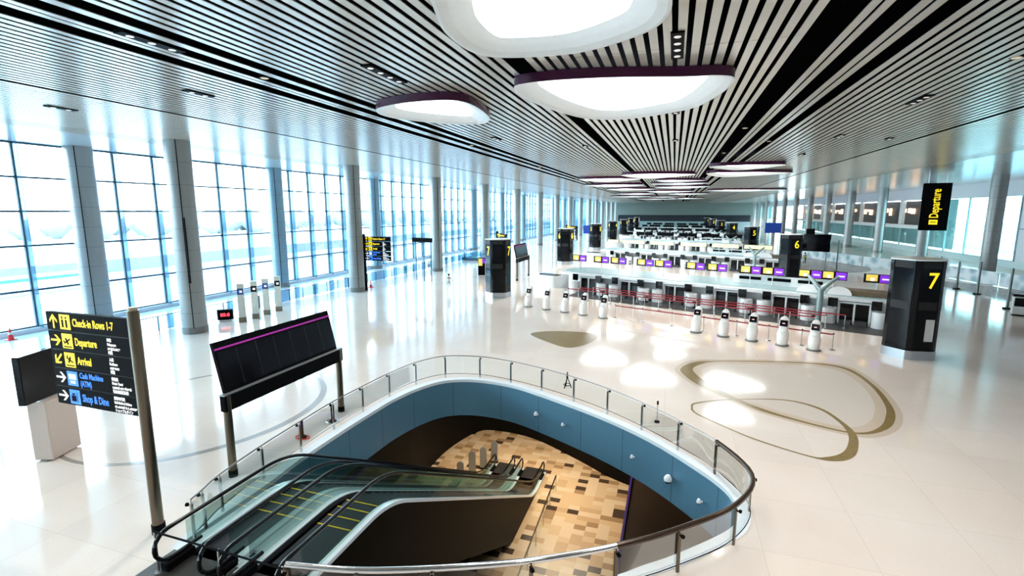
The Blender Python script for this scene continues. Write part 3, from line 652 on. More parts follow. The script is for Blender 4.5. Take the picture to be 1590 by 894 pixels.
dup(fs, (-19.6, 54.6, 0), radians(-50), 'black direction sign peeping over the top of the farther pillar 7')
dup(fs, (-18.0, 86.5, 0), radians(-40), 'black direction sign rising behind the left pillar 6')
# ------------------------------------------------------------------ flight display boards
def fids(loc, L, label, name='display_board'):
    t = thing(name, label, 'display board', loc, 0, 'tilted flight display boards')
    for y in (0.0, L):
        p = MB(); p.tube([(0,y,0.22),(0,y,2.62)], 0.12, n=14); p.build('post', BRONZE, t, smooth=True); MB().cyl(0,y,0,0.22,0.13).build('post_foot', BLACKM, t)
    MB().box(-0.10,0.10,-0.15,L+0.15,2.10,2.60).build('cross_beam', BLACKM, t, bevel=0.02)
    MB().box(-0.115,0.115,-0.16,L+0.16,2.60,2.63).build('beam_edge', mat('edge_grey', (0.35,0.36,0.36), 0.3, 0.6), t)
    s = MB(); prof = [(-0.02,2.63),(-0.36,4.15),(-0.47,4.12),(-0.13,2.60)]
    s.add([(a,0.0,b) for a,b in prof]+[(a,L-0.05,b) for a,b in prof], [(0,1,2,3),(7,6,5,4),(0,4,5,1),(1,5,6,2),(2,6,7,3),(3,7,4,0)]); s.build('screen_housing', BLACKM, t)
    f = lambda k, off=0.006: (-0.02-0.34*k+off, 2.63+1.52*k+0.002)
    a, b = f(0.06), f(0.80); MB().add([(a[0],0.05,a[1]),(a[0],L-0.05,a[1]),(b[0],L-0.05,b[1]),(b[0],0.05,b[1])], [(0,1,2,3)]).build('screen', BLACK, t)
    a, b = f(0.84), f(0.875); MB().add([(a[0],0.0,a[1]),(a[0],L,a[1]),(b[0],L,b[1]),(b[0],0.0,b[1])], [(0,1,2,3)]).build('purple_line', LILAC, t)
    c_ = MB()
    for k in range(1,7): 
        y = k*L/7
        a, b = f(0.06,0.008), f(0.80,0.008); c_.add([(a[0],y-0.008,a[1]),(a[0],y+0.008,a[1]),(b[0],y+0.008,b[1]),(b[0],y-0.008,b[1])], [(0,1,2,3)])
    c_.build('screen_joint', mat('joint_grey', (0.03,0.03,0.032), 0.4), t)
    return t
fids((-12.45, 10.7, 0), 5.2, 'large tilted black display board with purple line beside the floor opening')
fids((-17.05, 54.3, 0), 4.8, 'small distant tilted display board right of the farther pillar 7')
hd = thing('standing_display', 'dark display screen on a white cabinet half hidden behind the direction sign', 'display', (-19.2, 10.0, 0), 0.35)
MB().box(-0.12,0.12,-0.6,0.6,0,0.04).build('base_plate', STEEL, hd)
MB().box(-0.3,0.3,-0.55,0.55,0.04,2.0).build('cabinet', mat('beige_cabinet', (0.62,0.52,0.46), 0.4), hd, bevel=0.03)
MB().box(-0.1,0.12,-1.0,0.7,2.05,3.6).build('screen', BLACK, hd, bevel=0.02)
MB().box(-0.08,0.08,-0.3,0.3,1.98,2.1).build('neck', STEEL, hd)

# ------------------------------------------------------------------ numbered pillars
def pillar(loc, num, label, rz=0.0, paper=False, R=1.2, faces=(-1,1)):
    t = thing('numbered_pillar', label, 'pillar', loc, rz, 'black pillars with yellow row numbers')
    # plan: rounded hexagon with facets facing -y
    pts = []
    for k in range(6):
        a0 = radians(-90+60*k-24); a1 = radians(-90+60*k+24)
        for s in range(6):
            q = s/5; A = Vector((cos(a0),sin(a0)))*R; B = Vector((cos(a1),sin(a1)))*R; p = A.lerp(B,q); p *= 1+0.0*q; pts.append((p.x,p.y))
    MB().prism(pts, 0.55, 5.4).build('shaft', BLACK, t, smooth=False, bevel=0.02)
    MB().prism([(x*1.02,y*1.02) for x,y in pts], 0.0, 0.5).build('plinth', mat('steel_plinth', (0.45,0.5,0.55), 0.18, 0.9), t)
    MB().prism([(x*0.97,y*0.97) for x,y in pts], 0.5, 0.56).build('shadow_gap', BLACKM, t)
    MB().prism([(x*1.03,y*1.03) for x,y in pts], 5.4, 5.47).build('cap', WHITE, t)
    ap = R*cos(radians(24))
    for k in faces:
        M = Matrix.Rotation(radians(60*k),4,'Z') @ Matrix.Translation((0.12,-ap-0.004,3.95)) @ YUP @ Matrix.Diagonal((0.85,1,1,1))
        text(num, 'number', YEL, 1.2, M, t, 'CENTER', ext=0.01, bold=0.012)
    b = MB()
    for k in range(6):
        M = Matrix.Rotation(radians(60*k),4,'Z'); b.box(-0.45,0.45,-ap-0.012,-ap,2.75,3.2,M=M); b.box(-0.45,0.45,-ap-0.012,-ap,5.0,5.38,M=M)
    b.build('display_strip', mat('strip_black', (0.003,0.003,0.004), 0.6), t)
    if paper:
        MB().box(0.02,0.44,-ap-0.02,-ap,1.05,2.25).build('notice_sheet', mat('grey_paper', (0.62,0.60,0.58), 0.6), t)
    return t
PD = {0:'7',1:'6',2:'5',3:'4',4:'3',5:'2',6:'1'}
pillar((12.9, 32.6, 0), '7', 'large black pillar with yellow 7 standing alone at right', radians(10), True, 1.28, (0,))
pillar((-15.6, 43.7, 0), '7', 'black pillar with yellow 7 left of the check-in counters', radians(18))
pillar((-15.6, 74.2, 0), '6', 'black pillar with yellow 6 on the left side', radians(12))
pillar((12.8, 63.0, 0), '6', 'black pillar with yellow 6 on the right side', radians(12), False, 1.2, (0,))
for k in range(2, 7):
    for s in (0, 1):
        pillar((-15.6 if s == 0 else 12.8, (43.7 if s == 0 else 32.5)+30.5*k, 0), PD[k], 'black pillar with yellow %s on the %s side' % (PD[k], 'left' if s == 0 else 'right'), radians(8), False, 1.2, (-1,1) if s == 0 else (0,))

# ------------------------------------------------------------------ check-in rows
RZ = atan2(-0.363, 0.932)
U = Vector((0.932,-0.363)); V = Vector((0.363,0.932))
def row_origin(k): return Vector((-1.4, 38.0+30.5*k))
def W2(k, u, v): p = row_origin(k) + U*u + V*v; return (p.x, p.y, 0)
ROWN = ['row 7, the nearest','row 6','row 5','row 4','row 3','row 2']
YPIC = mat('screen_yellow', (0.8,0.6,0.1), 0.4, emit=(1.0,0.72,0.15), estr=0.1)
PPIC = mat('screen_purple', (0.2,0.02,0.6), 0.4, emit=(0.28,0.03,0.85), estr=0.12)
PINK = mat('screen_pink', (0.8,0.4,0.4), 0.4, emit=(1.0,0.55,0.5), estr=0.35)
PALEY = mat('screen_pale_yellow', (0.8,0.75,0.4), 0.4, emit=(0.95,0.88,0.45), estr=0.2)
def stadium(u0, u1, v0, v1, n=10):
    r = (v1-v0)/2; c = (v0+v1)/2; out = []
    for k in range(n+1): a = -pi/2+pi*k/n; out.append((u1-r*0.6+r*0.6*cos(a), c+r*sin(a)))
    for k in range(n+1): a = pi/2+pi*k/n; out.append((u0+r*0.6+r*0.6*cos(a), c+r*sin(a)))
    return out
def island(k):
    t = thing('check_in_island', 'long white check-in island with pale teal roof, %s' % ROWN[k], 'check-in counter', W2(k,0,0), RZ, 'check-in islands')
    MB().prism(stadium(-13.0,14.6,8.0,11.2), 0, 1.7).build('body', WHITE, t, smooth=True)
    MB().prism(stadium(-13.8,15.2,6.7,12.3), 1.72, 1.95).build('roof_edge', WHITEG, t, smooth=True)
    MB().prism(stadium(-13.2,14.8,7.3,11.9), 1.95, 2.0).build('roof', TEAL, t, smooth=True)
    MB().box(10.8,14.2,7.6,9.3,2.0,2.35).build('slatted_top', WOOD, t)
    us = MB(); us.box(3.2,10.2,9.6,9.75,2.0,2.75); us.build('upstand', WHITE, t)
    for q in range(3): MB().box(3.7+2.2*q,5.4+2.2*q,9.57,9.6,2.35,2.6).build('dark_slot', BLACKM, t)
    MB().prism(stadium(-17.2,-13.4,7.6,10.4), 0.0, 1.25).build('end_pod', WHITEG, t, smooth=True)
    MB().prism(stadium(-16.4,-13.9,8.0,9.0), 1.25, 1.32).build('pod_top', BLACK, t, smooth=True)
    return t
isl0 = island(0)
for k in range(1,6): dup(isl0, W2(k,0,0), label='long white check-in island with pale teal roof, %s' % ROWN[k])
MB().box(-10.5,15.2,4.3,7.9,0.0,0.01,M=Matrix.Translation((*row_origin(0),0))@Matrix.Rotation(RZ,4,'Z')).build('trim_17', MATF, kind='structure')
def desk():
    t = thing('check_in_desk', 'white check-in desk pair, leftmost of row 7', 'check-in desk', W2(0,-9.5,6.6), RZ, 'white check-in desks')
    b = MB()
    for s in (-1,1):
        MB().prism([(s*1.52+0.5*cos(a), 0.35+0.5*sin(a)) for a in [2*pi*i/16 for i in range(16)]], 0, 1.12).build('desk_body', WHITEG, t, smooth=True)
    fr = MB()
    for x in (-0.06, -0.98, 0.86): fr.box(x,x+0.12,0.4,1.35,0,1.5)
    fr.box(-0.98,0.98,0.4,1.35,1.5,1.62); fr.build('bay_frame', WHITE, t)
    for s in (-1,1):
        x0, x1 = (-0.86,-0.06) if s < 0 else (0.06,0.86)
        o = MB().box(x0,x1,0.6,1.34,0.02,1.49).build('conveyor_mouth', BLACK, t)
        MB().box(x0+0.05,x1-0.05,-0.1,0.75,0.0,0.32).build('baggage_belt', MATF, t)
        m = MB(); m.box(s*1.28-0.30,s*1.28+0.30,0.02,0.10,1.25,1.88); mo = m.build('monitor', BLACK, t, bevel=0.01)
        MB().tube([(s*1.28,0.08,1.1),(s*1.28,0.08,1.3)], 0.03).build('monitor_stand', STEEL, mo)
    st = MB(); st.lathe(2.1,-0.5,[(0.18,0.0),(0.2,0.08),(0.04,0.12),(0.04,0.42),(0.22,0.46),(0.22,0.52)],n=12); st.build('stool', BLACKM, t, smooth=True)
    return t
d0 = desk(); 
for k in range(6):
    for i in range(6):
        if k == 0 and i == 0: continue
        dup(d0, W2(k, -9.5+4.33*i, 6.6), label='white check-in desk pair with black monitors, %s in %s' % (ORD[i], ROWN[k]), skip=() if k < 2 else ('stool','monitor_stand'))
SU = [-12.0,-9.4,-7.5,-4.7,-2.9,0.05,1.9,4.6,6.3,8.9,10.5,13.2]
def screen(kind):
    t = thing('overhead_screen', '', 'screen', (0,0,0), RZ, 'overhead row screens')
    if kind == 0:
        MB().box(-0.85,0.85,-0.05,0.05,2.85,3.5).build('casing', BLACK, t)
        MB().box(-0.7,-0.02,-0.058,-0.05,2.98,3.45).build('yellow_picture', YPIC, t); MB().box(0.12,0.8,-0.058,-0.05,2.9,3.45).build('purple_picture', PPIC, t)
        MB().cyl(-0.3,-0.06,2.99,3.2,0.12,n=12).build('pink_spot', PINK, t)
        MB().box(0.25,0.68,-0.062,-0.058,3.1,3.2).build('white_caption', SWHITE, t)
    elif kind == 1:
        MB().box(-1.0,1.0,-0.05,0.05,2.9,3.5).build('casing', BLACK, t); MB().box(-0.95,0.95,-0.058,-0.05,2.95,3.46).build('yellow_picture', PALEY, t)
    else:
        MB().box(-0.9,0.9,-0.05,0.05,2.9,3.6).build('casing', BLACKM, t)
    MB().tube([(0,0.08,1.98),(0,0.08,3.3)], 0.035).build('pole', WHITE, t)
    return t
for k in range(6):
    kd = 0 if k == 0 else (1 if k == 1 else 2); s0 = screen(kd)
    look = ['yellow and purple overhead screen','pale yellow overhead screen','black overhead screen'][kd]
    for i, u in enumerate(SU):
        lab = '%s, %s above %s' % (look, ORD[i], ROWN[k])
        if i == 0: s0.location = W2(k,u,9.3); s0['label'] = lab
        else: dup(s0, W2(k,u,9.3), label=lab)
# Y shaped steel supports
for k in range(4):
    t = thing('y_support', 'grey Y-shaped support standing in front of the counters of %s' % ROWN[k], 'support', W2(k,10.15,5.9), RZ, 'Y-shaped supports')
    G = mat('green_grey_steel', (0.28,0.38,0.38), 0.35, 0.3)
    MB().tube([(0,0,0.0),(0,0,2.55)], 0.2, n=12).build('stem', G, t, smooth=True)
    for s in (-1,1): MB().tube([(0,0,2.45),(s*0.25,0,2.75),(s*0.6,0.3,3.1),(s*0.95,0.6,3.4)], [0.2,0.17,0.13,0.1], n=10).build('arm', G, t, smooth=True)
    for s in (-1,1):
        pts = [(s*(1.0+0.75*cos(pi*q/10)), 2.02+0.62*sin(pi*q/10)) for q in range(11)]; n = len(pts); p = MB()
        p.add([(a,1.4,b) for a,b in pts]+[(a,1.46,b) for a,b in pts], [tuple(range(n)),tuple(range(2*n-1,n-1,-1))]+[(q,(q+1)%n,n+(q+1)%n,n+q) for q in range(n)])
        p.build('half_round_panel', WHITEG, t)

# ------------------------------------------------------------------ kiosks
def kiosk():
    t = thing('check_in_kiosk', '', 'kiosk', (0,0,0), RZ, 'white self-service check-in kiosks')
    b = MB(); secs = [(0.0,0.27,0.24,0.0),(0.25,0.32,0.27,0.0),(0.65,0.34,0.25,0.03),(0.88,0.26,0.18,0.10),(1.1,0.27,0.11,0.18),(1.4,0.27,0.09,0.26),(1.6,0.19,0.07,0.31),(1.68,0.07,0.04,0.33)]
    n = 18; vs = []; fs = []
    for z, a, c_, dy in secs: vs += [(a*cos(2*pi*i/n), dy+c_*sin(2*pi*i/n), z+0.06) for i in range(n)]
    for k in range(len(secs)-1):
        for i in range(n): fs.append((k*n+i,k*n+(i+1)%n,(k+1)*n+(i+1)%n,(k+1)*n+i))
    fs += [tuple(range(n-1,-1,-1)), tuple(range((len(secs)-1)*n,len(secs)*n))]
    b.add(vs, fs); b.build('body', mat('kiosk_white', (0.85,0.80,0.76), 0.2), t, smooth=True)
    MB().lathe(0,0,[(0.38,0),(0.38,0.05),(0.3,0.07)],n=20).build('base', mat('kiosk_base', (0.16,0.15,0.14), 0.4), t, smooth=True)
    M = Matrix.Translation((0,0.085,1.33)) @ Matrix.Rotation(radians(-17),4,'X')
    s = MB().box(-0.21,0.21,-0.035,0.01,-0.17,0.2,M=M).build('screen', BLACK, t)
    MB().box(-0.07,0.07,-0.045,-0.035,-0.02,0.03,M=M).build('screen_picture', mat('kiosk_picture', (0.4,0.15,0.15), 0.4, emit=(0.6,0.3,0.3), estr=0.5), s)
    MB().box(-0.12,0.12,-0.27,-0.16,0.86,0.95).build('scanner', WHITEG, t, bevel=0.02)
    return t
k0 = kiosk()
KU = [-9.9,-8.0,-6.2,-4.5,-2.75,4.25,6.0,7.7,9.4,11.05]
for i, u in enumerate(KU):
    lab = 'white self-service kiosk, %s of the %s group of five' % (['leftmost','second','middle','fourth','rightmost'][i%5], 'left' if i < 5 else 'right')
    if i == 0: k0.location = W2(0,u,-2.2); k0['label'] = lab
    else: dup(k0, W2(0,u,-2.2), label=lab)

# ------------------------------------------------------------------ belt posts
def bpost(L):
    t = thing('belt_post', '', 'barrier post', (0,0,0), RZ, 'steel belt posts with red belts')
    MB().lathe(0,0,[(0.17,0),(0.17,0.02),(0.05,0.05)],n=14).build('base', STEEL, t)
    MB().cyl(0,0,0.03,0.95,0.03,n=10).build('pole', STEEL, t)
    MB().cyl(0,0,0.95,1.02,0.04,n=10).build('head', BLACKM, t)
    if L: MB().box(0.03,L-0.03,-0.005,0.005,0.89,0.97).build('belt', RED, t)
    return t
lines = [(-1.5,[-2.1,0.1,2.3,4.5,6.6,8.5,10.3,11.9],'front line of red belts'),(3.3,[-9.5,-7.3,-5.1,-2.9,-0.7,1.5,3.7,5.9,8.1,10.3],'second line of red belts'),(4.4,[-9,-6.8,-4.6,-2.4,-0.2,2.0,4.2,6.4,8.6,10.8],'third line of red belts'),(5.4,[-8,-5.8,-3.6,-1.4,0.8,3.0,5.2,7.4,9.6,11.8],'last line of red belts before the counters')]
cache = {}
for v, us, ln in lines:
    for i, u in enumerate(us):
        L = round(us[i+1]-u, 1) if i < len(us)-1 else 0
        lab = 'steel belt post, %s in the %s' % (ORD[i], ln)
        if L not in cache: cache[L] = bpost(L); o = cache[L]; o.location = W2(0,u,v); o['label'] = lab
        else: dup(cache[L], W2(0,u,v), label=lab)

# ------------------------------------------------------------------ by the windows
for i, (x, y) in enumerate([(-29.6,27.4),(-29.7,28.7),(-30.0,30.1),(-30.15,31.5)]):
    t = thing('info_totem', 'slim white totem with blue square, %s of four' % ['leftmost','second from left','third from left','rightmost'][i], 'totem', (x,y,0), radians(35), 'slim white totems by the window railing')
    MB().box(-0.22,0.22,-0.12,0.12,0.38,2.85).build('body', mat('totem_white', (0.72,0.70,0.62), 0.3), t, bevel=0.02)
    MB().box(-0.24,0.24,-0.14,0.14,0,0.38).build('foot', mat('totem_foot', (0.22,0.18,0.12), 0.4), t)
    MB().box(-0.20,0.20,-0.135,-0.12,2.05,2.5).build('screen', mat('totem_blue', (0.02,0.08,0.35), 0.3) if i in (0,2) else BLACK, t)
    MB().box(-0.05,0.12,-0.14,-0.135,2.2,2.35).build('mark', SWHITE, t)
t = thing('led_box', 'low black box with red lit figures beside the four totems', 'display', (-31.0,27.2,0), radians(40))
MB().box(-0.5,0.5,-0.15,0.15,0.15,0.9).build('casing', BLACKM, t, bevel=0.02)
text('88:8', 'red_figures', mat('led_red', (0.8,0.02,0.05), 0.5, emit=(1,0.05,0.08), estr=0.8), 0.36, Matrix.Translation((0,-0.155,0.4)) @ YUP, t, 'CENTER')
MB().box(-0.4,0.4,-0.18,0.18,0,0.15).build('foot', STEEL, t)
for i in range(6):
    ya = 20+12*i
    t = thing('window_railing', 'steel and glass guard rail section along the windows, %s from the left' % ['first','second','third','fourth','fifth','sixth'][i], 'railing', (-32.6, ya, 0), 0, 'guard rail along the left windows')
    MB().tube([(0,0,1.05),(0,11.9,1.05)], 0.035).build('top_rail', MULL, t, smooth=True); MB().tube([(0,0,0.12),(0,11.9,0.12)], 0.02).build('bottom_rail', MULL, t)
    for k in range(8): MB().box(-0.025,0.025,k*1.7-0.025,k*1.7+0.025,0,1.05).build('post', MULL, t)
    MB().box(-0.008,0.008,0,11.9,0.15,1.0).build('glass_panel', glassmat('blue_glass', (0.55,0.75,0.88), 0.12), t)
def cone(loc, label):
    t = thing('traffic_cone', label, 'cone', loc, 0, 'red traffic cones')
    MB().box(-0.22,0.22,-0.22,0.22,0,0.05).build('base', CONE, t); MB().cyl(0,0,0.05,0.75,0.16,0.03,n=16).build('cone_body', CONE, t, smooth=True); MB().cyl(0,0,0.35,0.5,0.108,0.078,n=16).build('white_band', WHITE, t, smooth=True)
cone((-30.3,44.6,0), 'red traffic cone at the foot of the far direction sign'); cone((-39.3,18.9,0), 'red traffic cone near the window at the far left edge'); cone((-34.5,65.8,0), 'small red traffic cone left of the distant grey column')
t = thing('banner_frame', 'dark topped open frame standing right of the far direction sign', 'frame', (-26.6,50.6,0), radians(-10))
MB().box(-2.2,0.6,-0.08,0.08,4.5,5.0).build('top_beam', BLACKM, t)
for x in (-1.7,-0.6,0.45): MB().tube([(x,0,0),(x,0,4.5)], 0.05).build('leg', MULL, t)
t = thing('poster_stand', 'small yellow and purple poster stand left of the farther pillar 7', 'poster', (-22.9,57.9,0), radians(20))
MB().box(-0.45,0.45,-0.1,0.1,0,0.6).build('foot', BLACKM, t); MB().box(-0.45,0.45,-0.06,0.06,0.6,2.2).build('board', BLACKM, t); MB().box(-0.4,0.1,-0.07,-0.06,1.2,2.1).build('yellow_picture', YPIC, t); MB().box(0.1,0.4,-0.07,-0.06,1.5,2.1).build('purple_picture', PPIC, t)
t = thing('seating_pod', 'pale blue rounded glass seating pod near the far left windows', 'pod', (-30.5,76,0))
MB().prism(stadium(-3,3,-1.2,1.2), 0, 0.45).build('seat_ring', MULL, t, smooth=True); MB().prism(stadium(-3,3,-1.2,1.2), 0.45, 1.2, cap=False).build('glass_ring', glassmat('pod_glass', (0.6,0.8,0.88), 0.15), t)

# small stands round the opening
def stand(loc, label, ringm, h=0.62):
    t = thing('queue_stand', label, 'stand', loc, 0, 'little black stands by the railing')
    b = MB(); b.lathe(0,0,[(0.15,0),(0.15,0.03),(0.05,0.12),(0.045,h),(0.06,h+0.03)],n=14); b.build('pole', BLACKM, t, smooth=True)
    MB().tube([(0.26*cos(2*pi*k/16),0.17*sin(2*pi*k/16),0.03) for k in range(16)], 0.022, n=6, closed=True).build('ring_foot', ringm, t, smooth=True)
stand((-12.25,13.45,0), 'little black stand with red and white ring outside the railing', CONE); stand((-12.1,14.9,0), 'little black stand with grey ring outside the railing near the display post', STEEL)
t = thing('tripod_stand', 'tiny dark tripod stand on the floor beyond the far railing', 'stand', (-4.3,21.4,0))
for k in range(3): a = 2*pi*k/3; MB().tube([(0.2*cos(a),0.2*sin(a),0),(0,0,0.5)], 0.02).build('leg', BLACKM, t)
MB().cyl(0,0,0.45,0.75,0.05,0.02,n=10).build('head', BLACKM, t)
MB().tube([(0.16*cos(2*pi*k/12),0.16*sin(2*pi*k/12),0.14) for k in range(12)], 0.015, n=6, closed=True).build('ring', BLACKM, t)
t = thing('slim_post', 'slim steel post with black knobs beyond the right part of the railing', 'post', (-0.25,18.75,0))
MB().tube([(0,0,0.03),(0,0,0.85)], 0.02).build('pole', STEEL, t); MB().cyl(0,0,0,0.05,0.1).build('base', BLACKM, t); MB().cyl(0,0,0.72,0.85,0.035).build('knob', BLACKM, t)

# ------------------------------------------------------------------ right hand side
ds = thing('hanging_sign', 'tall black hanging sign with yellow Departure written sideways', 'sign', (31.2,76.3,5.6), radians(-14))
MB().box(-1.4,1.4,-0.15,0.15,0,5.9).build('sign_panel', BLACKM, ds, bevel=0.02)
text('Departure', 'lettering', YEL, 1.25, Matrix.Translation((0.38,-0.16,1.55)) @ YUP @ Matrix.Rotation(pi/2,4,'Z') @ Matrix.Diagonal((0.68,1,1,1)), ds, bold=0.02)
MB().box(-0.45,0.4,-0.17,-0.15,0.75,1.35).build('pictogram_square', YEL, ds)
MB().box(-0.3,0.25,-0.18,-0.17,1.0,1.1).build('pictogram', BLACKM, ds)
for x in (-0.9,0.9): MB().tube([(x,0,5.9),(x,0,CZ-5.6)], 0.05).build('hanger', STEEL, ds)
t = thing('hoarding_wall', 'patterned white and blue glass barrier running along the right side', 'barrier', (0,0,0))
pr_ = [(21.5,100),(26.5,84),(31.5,76),(33.5,66),(35.0,58),(36.0,50)]
def hpat():
    m = bpy.data.materials.new('patterned_panel'); m.use_nodes = True; tt = m.node_tree; b = tt.nodes['Principled BSDF']
    g = tt.nodes.new('ShaderNodeNewGeometry'); n = tt.nodes.new('ShaderNodeTexVoronoi'); n.inputs['Scale'].default_value = 0.8
    c = tt.nodes.new('ShaderNodeValToRGB'); c.color_ramp.elements[0].color = (0.25,0.42,0.5,1); c.color_ramp.elements[1].color = (0.75,0.82,0.86,1); c.color_ramp.elements[0].position = 0.2; c.color_ramp.elements[1].position = 0.6
    tt.links.new(g.outputs['Position'], n.inputs['Vector']); tt.links.new(n.outputs['Distance'], c.inputs[0]); tt.links.new(c.outputs[0], b.inputs['Base Color']); b.inputs['Roughness'].default_value = 0.3; return m
HP = hpat()
for (a, b) in zip(pr_, pr_[1:]):
    d = Vector(b)-Vector(a); M = Matrix.Translation((*a,0)) @ Matrix.Rotation(atan2(d.y,d.x),4,'Z')
    MB().box(0.1,d.length-0.1,-0.05,0.05,0.05,1.5,M=M).build('panel', HP, t)
disc([(30.5,50),(28.5,60),(28.0,70),(33,66),(36,56),(37,46),(33,44)], 0.004, 'trim_18', mat('brown_patterned_floor', (0.30,0.24,0.20), 0.25, noise=(2.5,0.6)))
disc([(15,84),(17,96),(24,98),(27,84),(24,76),(18,76)], 0.004, 'trim_19', mat('brown_patterned_floor', (0.30,0.24,0.20), 0.25))
for i, (x, y, h) in enumerate([(28.3,62.5,2.9),(28.4,59.0,3.2),(26.6,50.8,3.4),(27.6,50.0,3.6),(20.9,75.5,4.2),(29.9,70.0,2.8)]):
    t = thing('tall_post', 'tall slim dark post on the right side, %s' % ['just beside the big pillar','with a white stool foot','tallest near the right edge','closest to the right edge','far one behind the counters','half hidden by the big pillar'][i], 'post', (x,y,0), 0, 'tall slim posts on the right')
    MB().tube([(0,0,0.1),(0,0,h)], 0.09, n=10).build('pole', mat('post_grey', (0.16,0.18,0.18), 0.35, 0.5), t, smooth=True); MB().cyl(0,0,0,0.12,0.3,n=16).build('base', BLACKM, t)
t = thing('information_kiosk', 'black and white kiosk cut by the right edge of the picture', 'kiosk', (25.9,47.9,0), radians(-20))
MB().box(-0.5,0.5,-0.35,0.35,0.1,1.5).build('body', WHITE, t, bevel=0.04); MB().box(-0.42,0.42,-0.37,-0.35,0.75,1.4).build('screen', BLACK, t); MB().box(-0.55,0.55,-0.4,0.4,1.5,1.7).build('top', BLACK, t); MB().box(-0.45,0.45,-0.3,0.3,0,0.1).build('foot', BLACKM, t)
t = thing('black_display_wall', 'wide black display wall right of the far pillar 6', 'display', (17.5,75.5,0), RZ)
MB().box(-2.4,2.4,-0.2,0.2,2.7,5.0).build('screen', BLACK, t)
for x in (-2,2): MB().tube([(x,0,0),(x,0,2.8)], 0.1).build('leg', STEEL, t)
MB().box(-0.5,0.5,-0.12,0.12,5.0,5.7).build('top_box', BLACKM, t)
# blue boxes and clutter in the distance on the left
for i, (x, y, z, m, l) in enumerate([(-17.4,108,3.2,mat('deep_blue', (0.02,0.08,0.5), 0.4),'deep blue hanging board in the distance left of pillar 5'),(16.8,98,4.2,mat('deep_blue', (0.02,0.08,0.5), 0.4),'deep blue board in the distance right of pillar 5')]):
    t = thing('blue_board', l, 'board', (x,y,0), 0)
    MB().box(-1.3,1.3,-0.1,0.1,z,z+1.8).build('board', m, t)
    for s in (-1,1): MB().tube([(s,0,0),(s,0,z)], 0.06).build('leg', STEEL, t)

# ------------------------------------------------------------------ people
def skin_mesh(name, verts, edges, radii, m, parent, root=0, sub=1):
    me = bpy.data.meshes.new(name); me.from_pydata(verts, edges, []); o = bpy.data.objects.new(name, me); COL.objects.link(o)
    sk = o.modifiers.new('s', 'SKIN'); ly = me.skin_vertices[0] if me.skin_vertices else None
    if ly is None: return o
    for i, r in enumerate(radii): ly.data[i].radius = (r, r)
    ly.data[root].use_root = True
    ss = o.modifiers.new('u', 'SUBSURF'); ss.levels = sub; ss.render_levels = sub
    dg = bpy.context.evaluated_depsgraph_get(); me2 = bpy.data.meshes.new_from_object(o.evaluated_get(dg)); bpy.data.objects.remove(o)
    me2.name = name; me2.materials.clear(); me2.materials.append(m)
    for p in me2.polygons: p.use_smooth = True
    o = bpy.data.objects.new(name, me2); COL.objects.link(o); o.parent = parent; return o
def ensure_skin(me):
    bm = bmesh.new(); bm.from_mesh(me); bm.verts.layers.skin.verify(); bm.to_mesh(me); bm.free()
_old = bpy.data.meshes.new
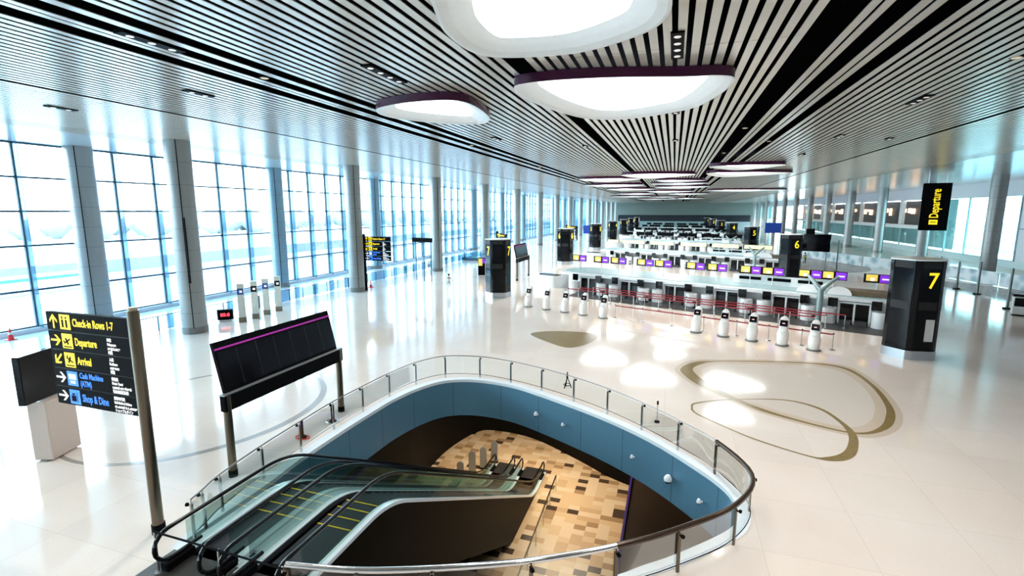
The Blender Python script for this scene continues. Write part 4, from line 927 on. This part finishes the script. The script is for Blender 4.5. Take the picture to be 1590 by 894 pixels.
def person(loc, rz, label, top, bottom, hair):
    t = thing('person', label, 'person', loc, rz)
    V_ = []; E_ = []; R_ = []
    def add(p, r, par=None):
        V_.append(p); R_.append(r)
        if par is not None: E_.append((par, len(V_)-1))
        return len(V_)-1
    pel = add((0,0,0.96),0.13); sp = add((0,0,1.18),0.12,pel); ch = add((0,0,1.36),0.14,sp); nk = add((0,0,1.49),0.055,ch); hd1 = add((0,-0.01,1.58),0.075,nk); hd2 = add((0,-0.01,1.68),0.095,hd1); add((0,0,1.77),0.07,hd2)
    for s in (-1,1):
        sh = add((s*0.19,0,1.42),0.06,ch); el = add((s*0.25,0.02,1.14),0.042,sh); wr = add((s*0.26,-0.05,0.90),0.028,el); pm = add((s*0.26,-0.06,0.83),0.03,wr)
        for q in range(4): a = add((s*0.26,-0.085+0.018*q,0.77),0.009,pm); add((s*0.25,-0.09+0.018*q,0.72+0.004*abs(q-1)),0.008,a)
        a = add((s*0.24,-0.10,0.82),0.010,pm); add((s*0.235,-0.12,0.79),0.009,a)
        hp = add((s*0.09,0,0.90),0.095,pel); kn = add((s*0.10,-0.03*s,0.50),0.06,hp); an = add((s*0.10,0.03-0.06*s,0.09),0.038,kn); add((s*0.10,-0.12-0.05*s,0.035),0.035,an)
    me = bpy.data.meshes.new('body'); me.from_pydata(V_, E_, []); ensure_skin(me)
    def grow(name, idx, scale, m, sub=1, capr=None):
        mp = {i: k for k, i in enumerate(idx)}; mm = bpy.data.meshes.new(name); mm.from_pydata([V_[i] for i in idx], [(mp[a],mp[b]) for a,b in E_ if a in mp and b in mp], []); ensure_skin(mm)
        o = bpy.data.objects.new(name, mm); COL.objects.link(o); o.modifiers.new('s','SKIN')
        for k, i in enumerate(idx): r = R_[i]*scale+ (0.012 if scale != 1 else 0); mm.skin_vertices[0].data[k].radius = (r, r*0.8)
        mm.skin_vertices[0].data[0].use_root = True
        su = o.modifiers.new('u','SUBSURF'); su.levels = sub; su.render_levels = sub
        dg = bpy.context.evaluated_depsgraph_get(); m2 = bpy.data.meshes.new_from_object(o.evaluated_get(dg)); bpy.data.objects.remove(o)
        m2.materials.clear(); m2.materials.append(m)
        for p in m2.polygons: p.use_smooth = True
        o2 = bpy.data.objects.new(name, m2); COL.objects.link(o2); o2.parent = t; return o2
    allv = list(range(len(V_))); grow('body', allv, 1, mat('skin', (0.45,0.28,0.2), 0.5))
    arm = []; leg = []
    base = 7; per = 18
    for s in range(2): b0 = base+per*s; arm += [b0,b0+1,b0+2]; leg += [b0+14,b0+15,b0+16]
    grow('shirt', [1,0,2]+arm, 1.1, top); grow('trousers', [0]+leg, 1.1, bottom)
    MB().lathe(0,0.01,[(0.10,1.60),(0.115,1.68),(0.10,1.78),(0.05,1.83),(0.01,1.84)],n=14).build('hair', hair, t, smooth=True)
    f = MB(); f.lathe(0,-0.10,[(0.012,1.62),(0.014,1.645),(0.006,1.67)],n=6); f.build('nose', mat('skin', (0.45,0.28,0.2), 0.5), t)
    e = MB()
    for s in (-1,1): e.cyl(s*0.033,-0.098,1.672,1.684,0.009,n=6)
    e.box(-0.025,0.025,-0.103,-0.09,1.60,1.607); e.build('eyes_and_mouth', BLACKM, t)
person((-21.3,44.9,0), 0.4, 'person in pale clothes with dark hair standing alone near the window columns', mat('pale_shirt', (0.75,0.76,0.78), 0.8), mat('pale_trousers', (0.6,0.64,0.66), 0.8), BLACKM)
person((19.3,85.2,0), 0.2, 'person in yellow top and black trousers beyond the far pillar 6', mat('mustard_shirt', (0.55,0.42,0.05), 0.8), BLACKM, BLACKM)
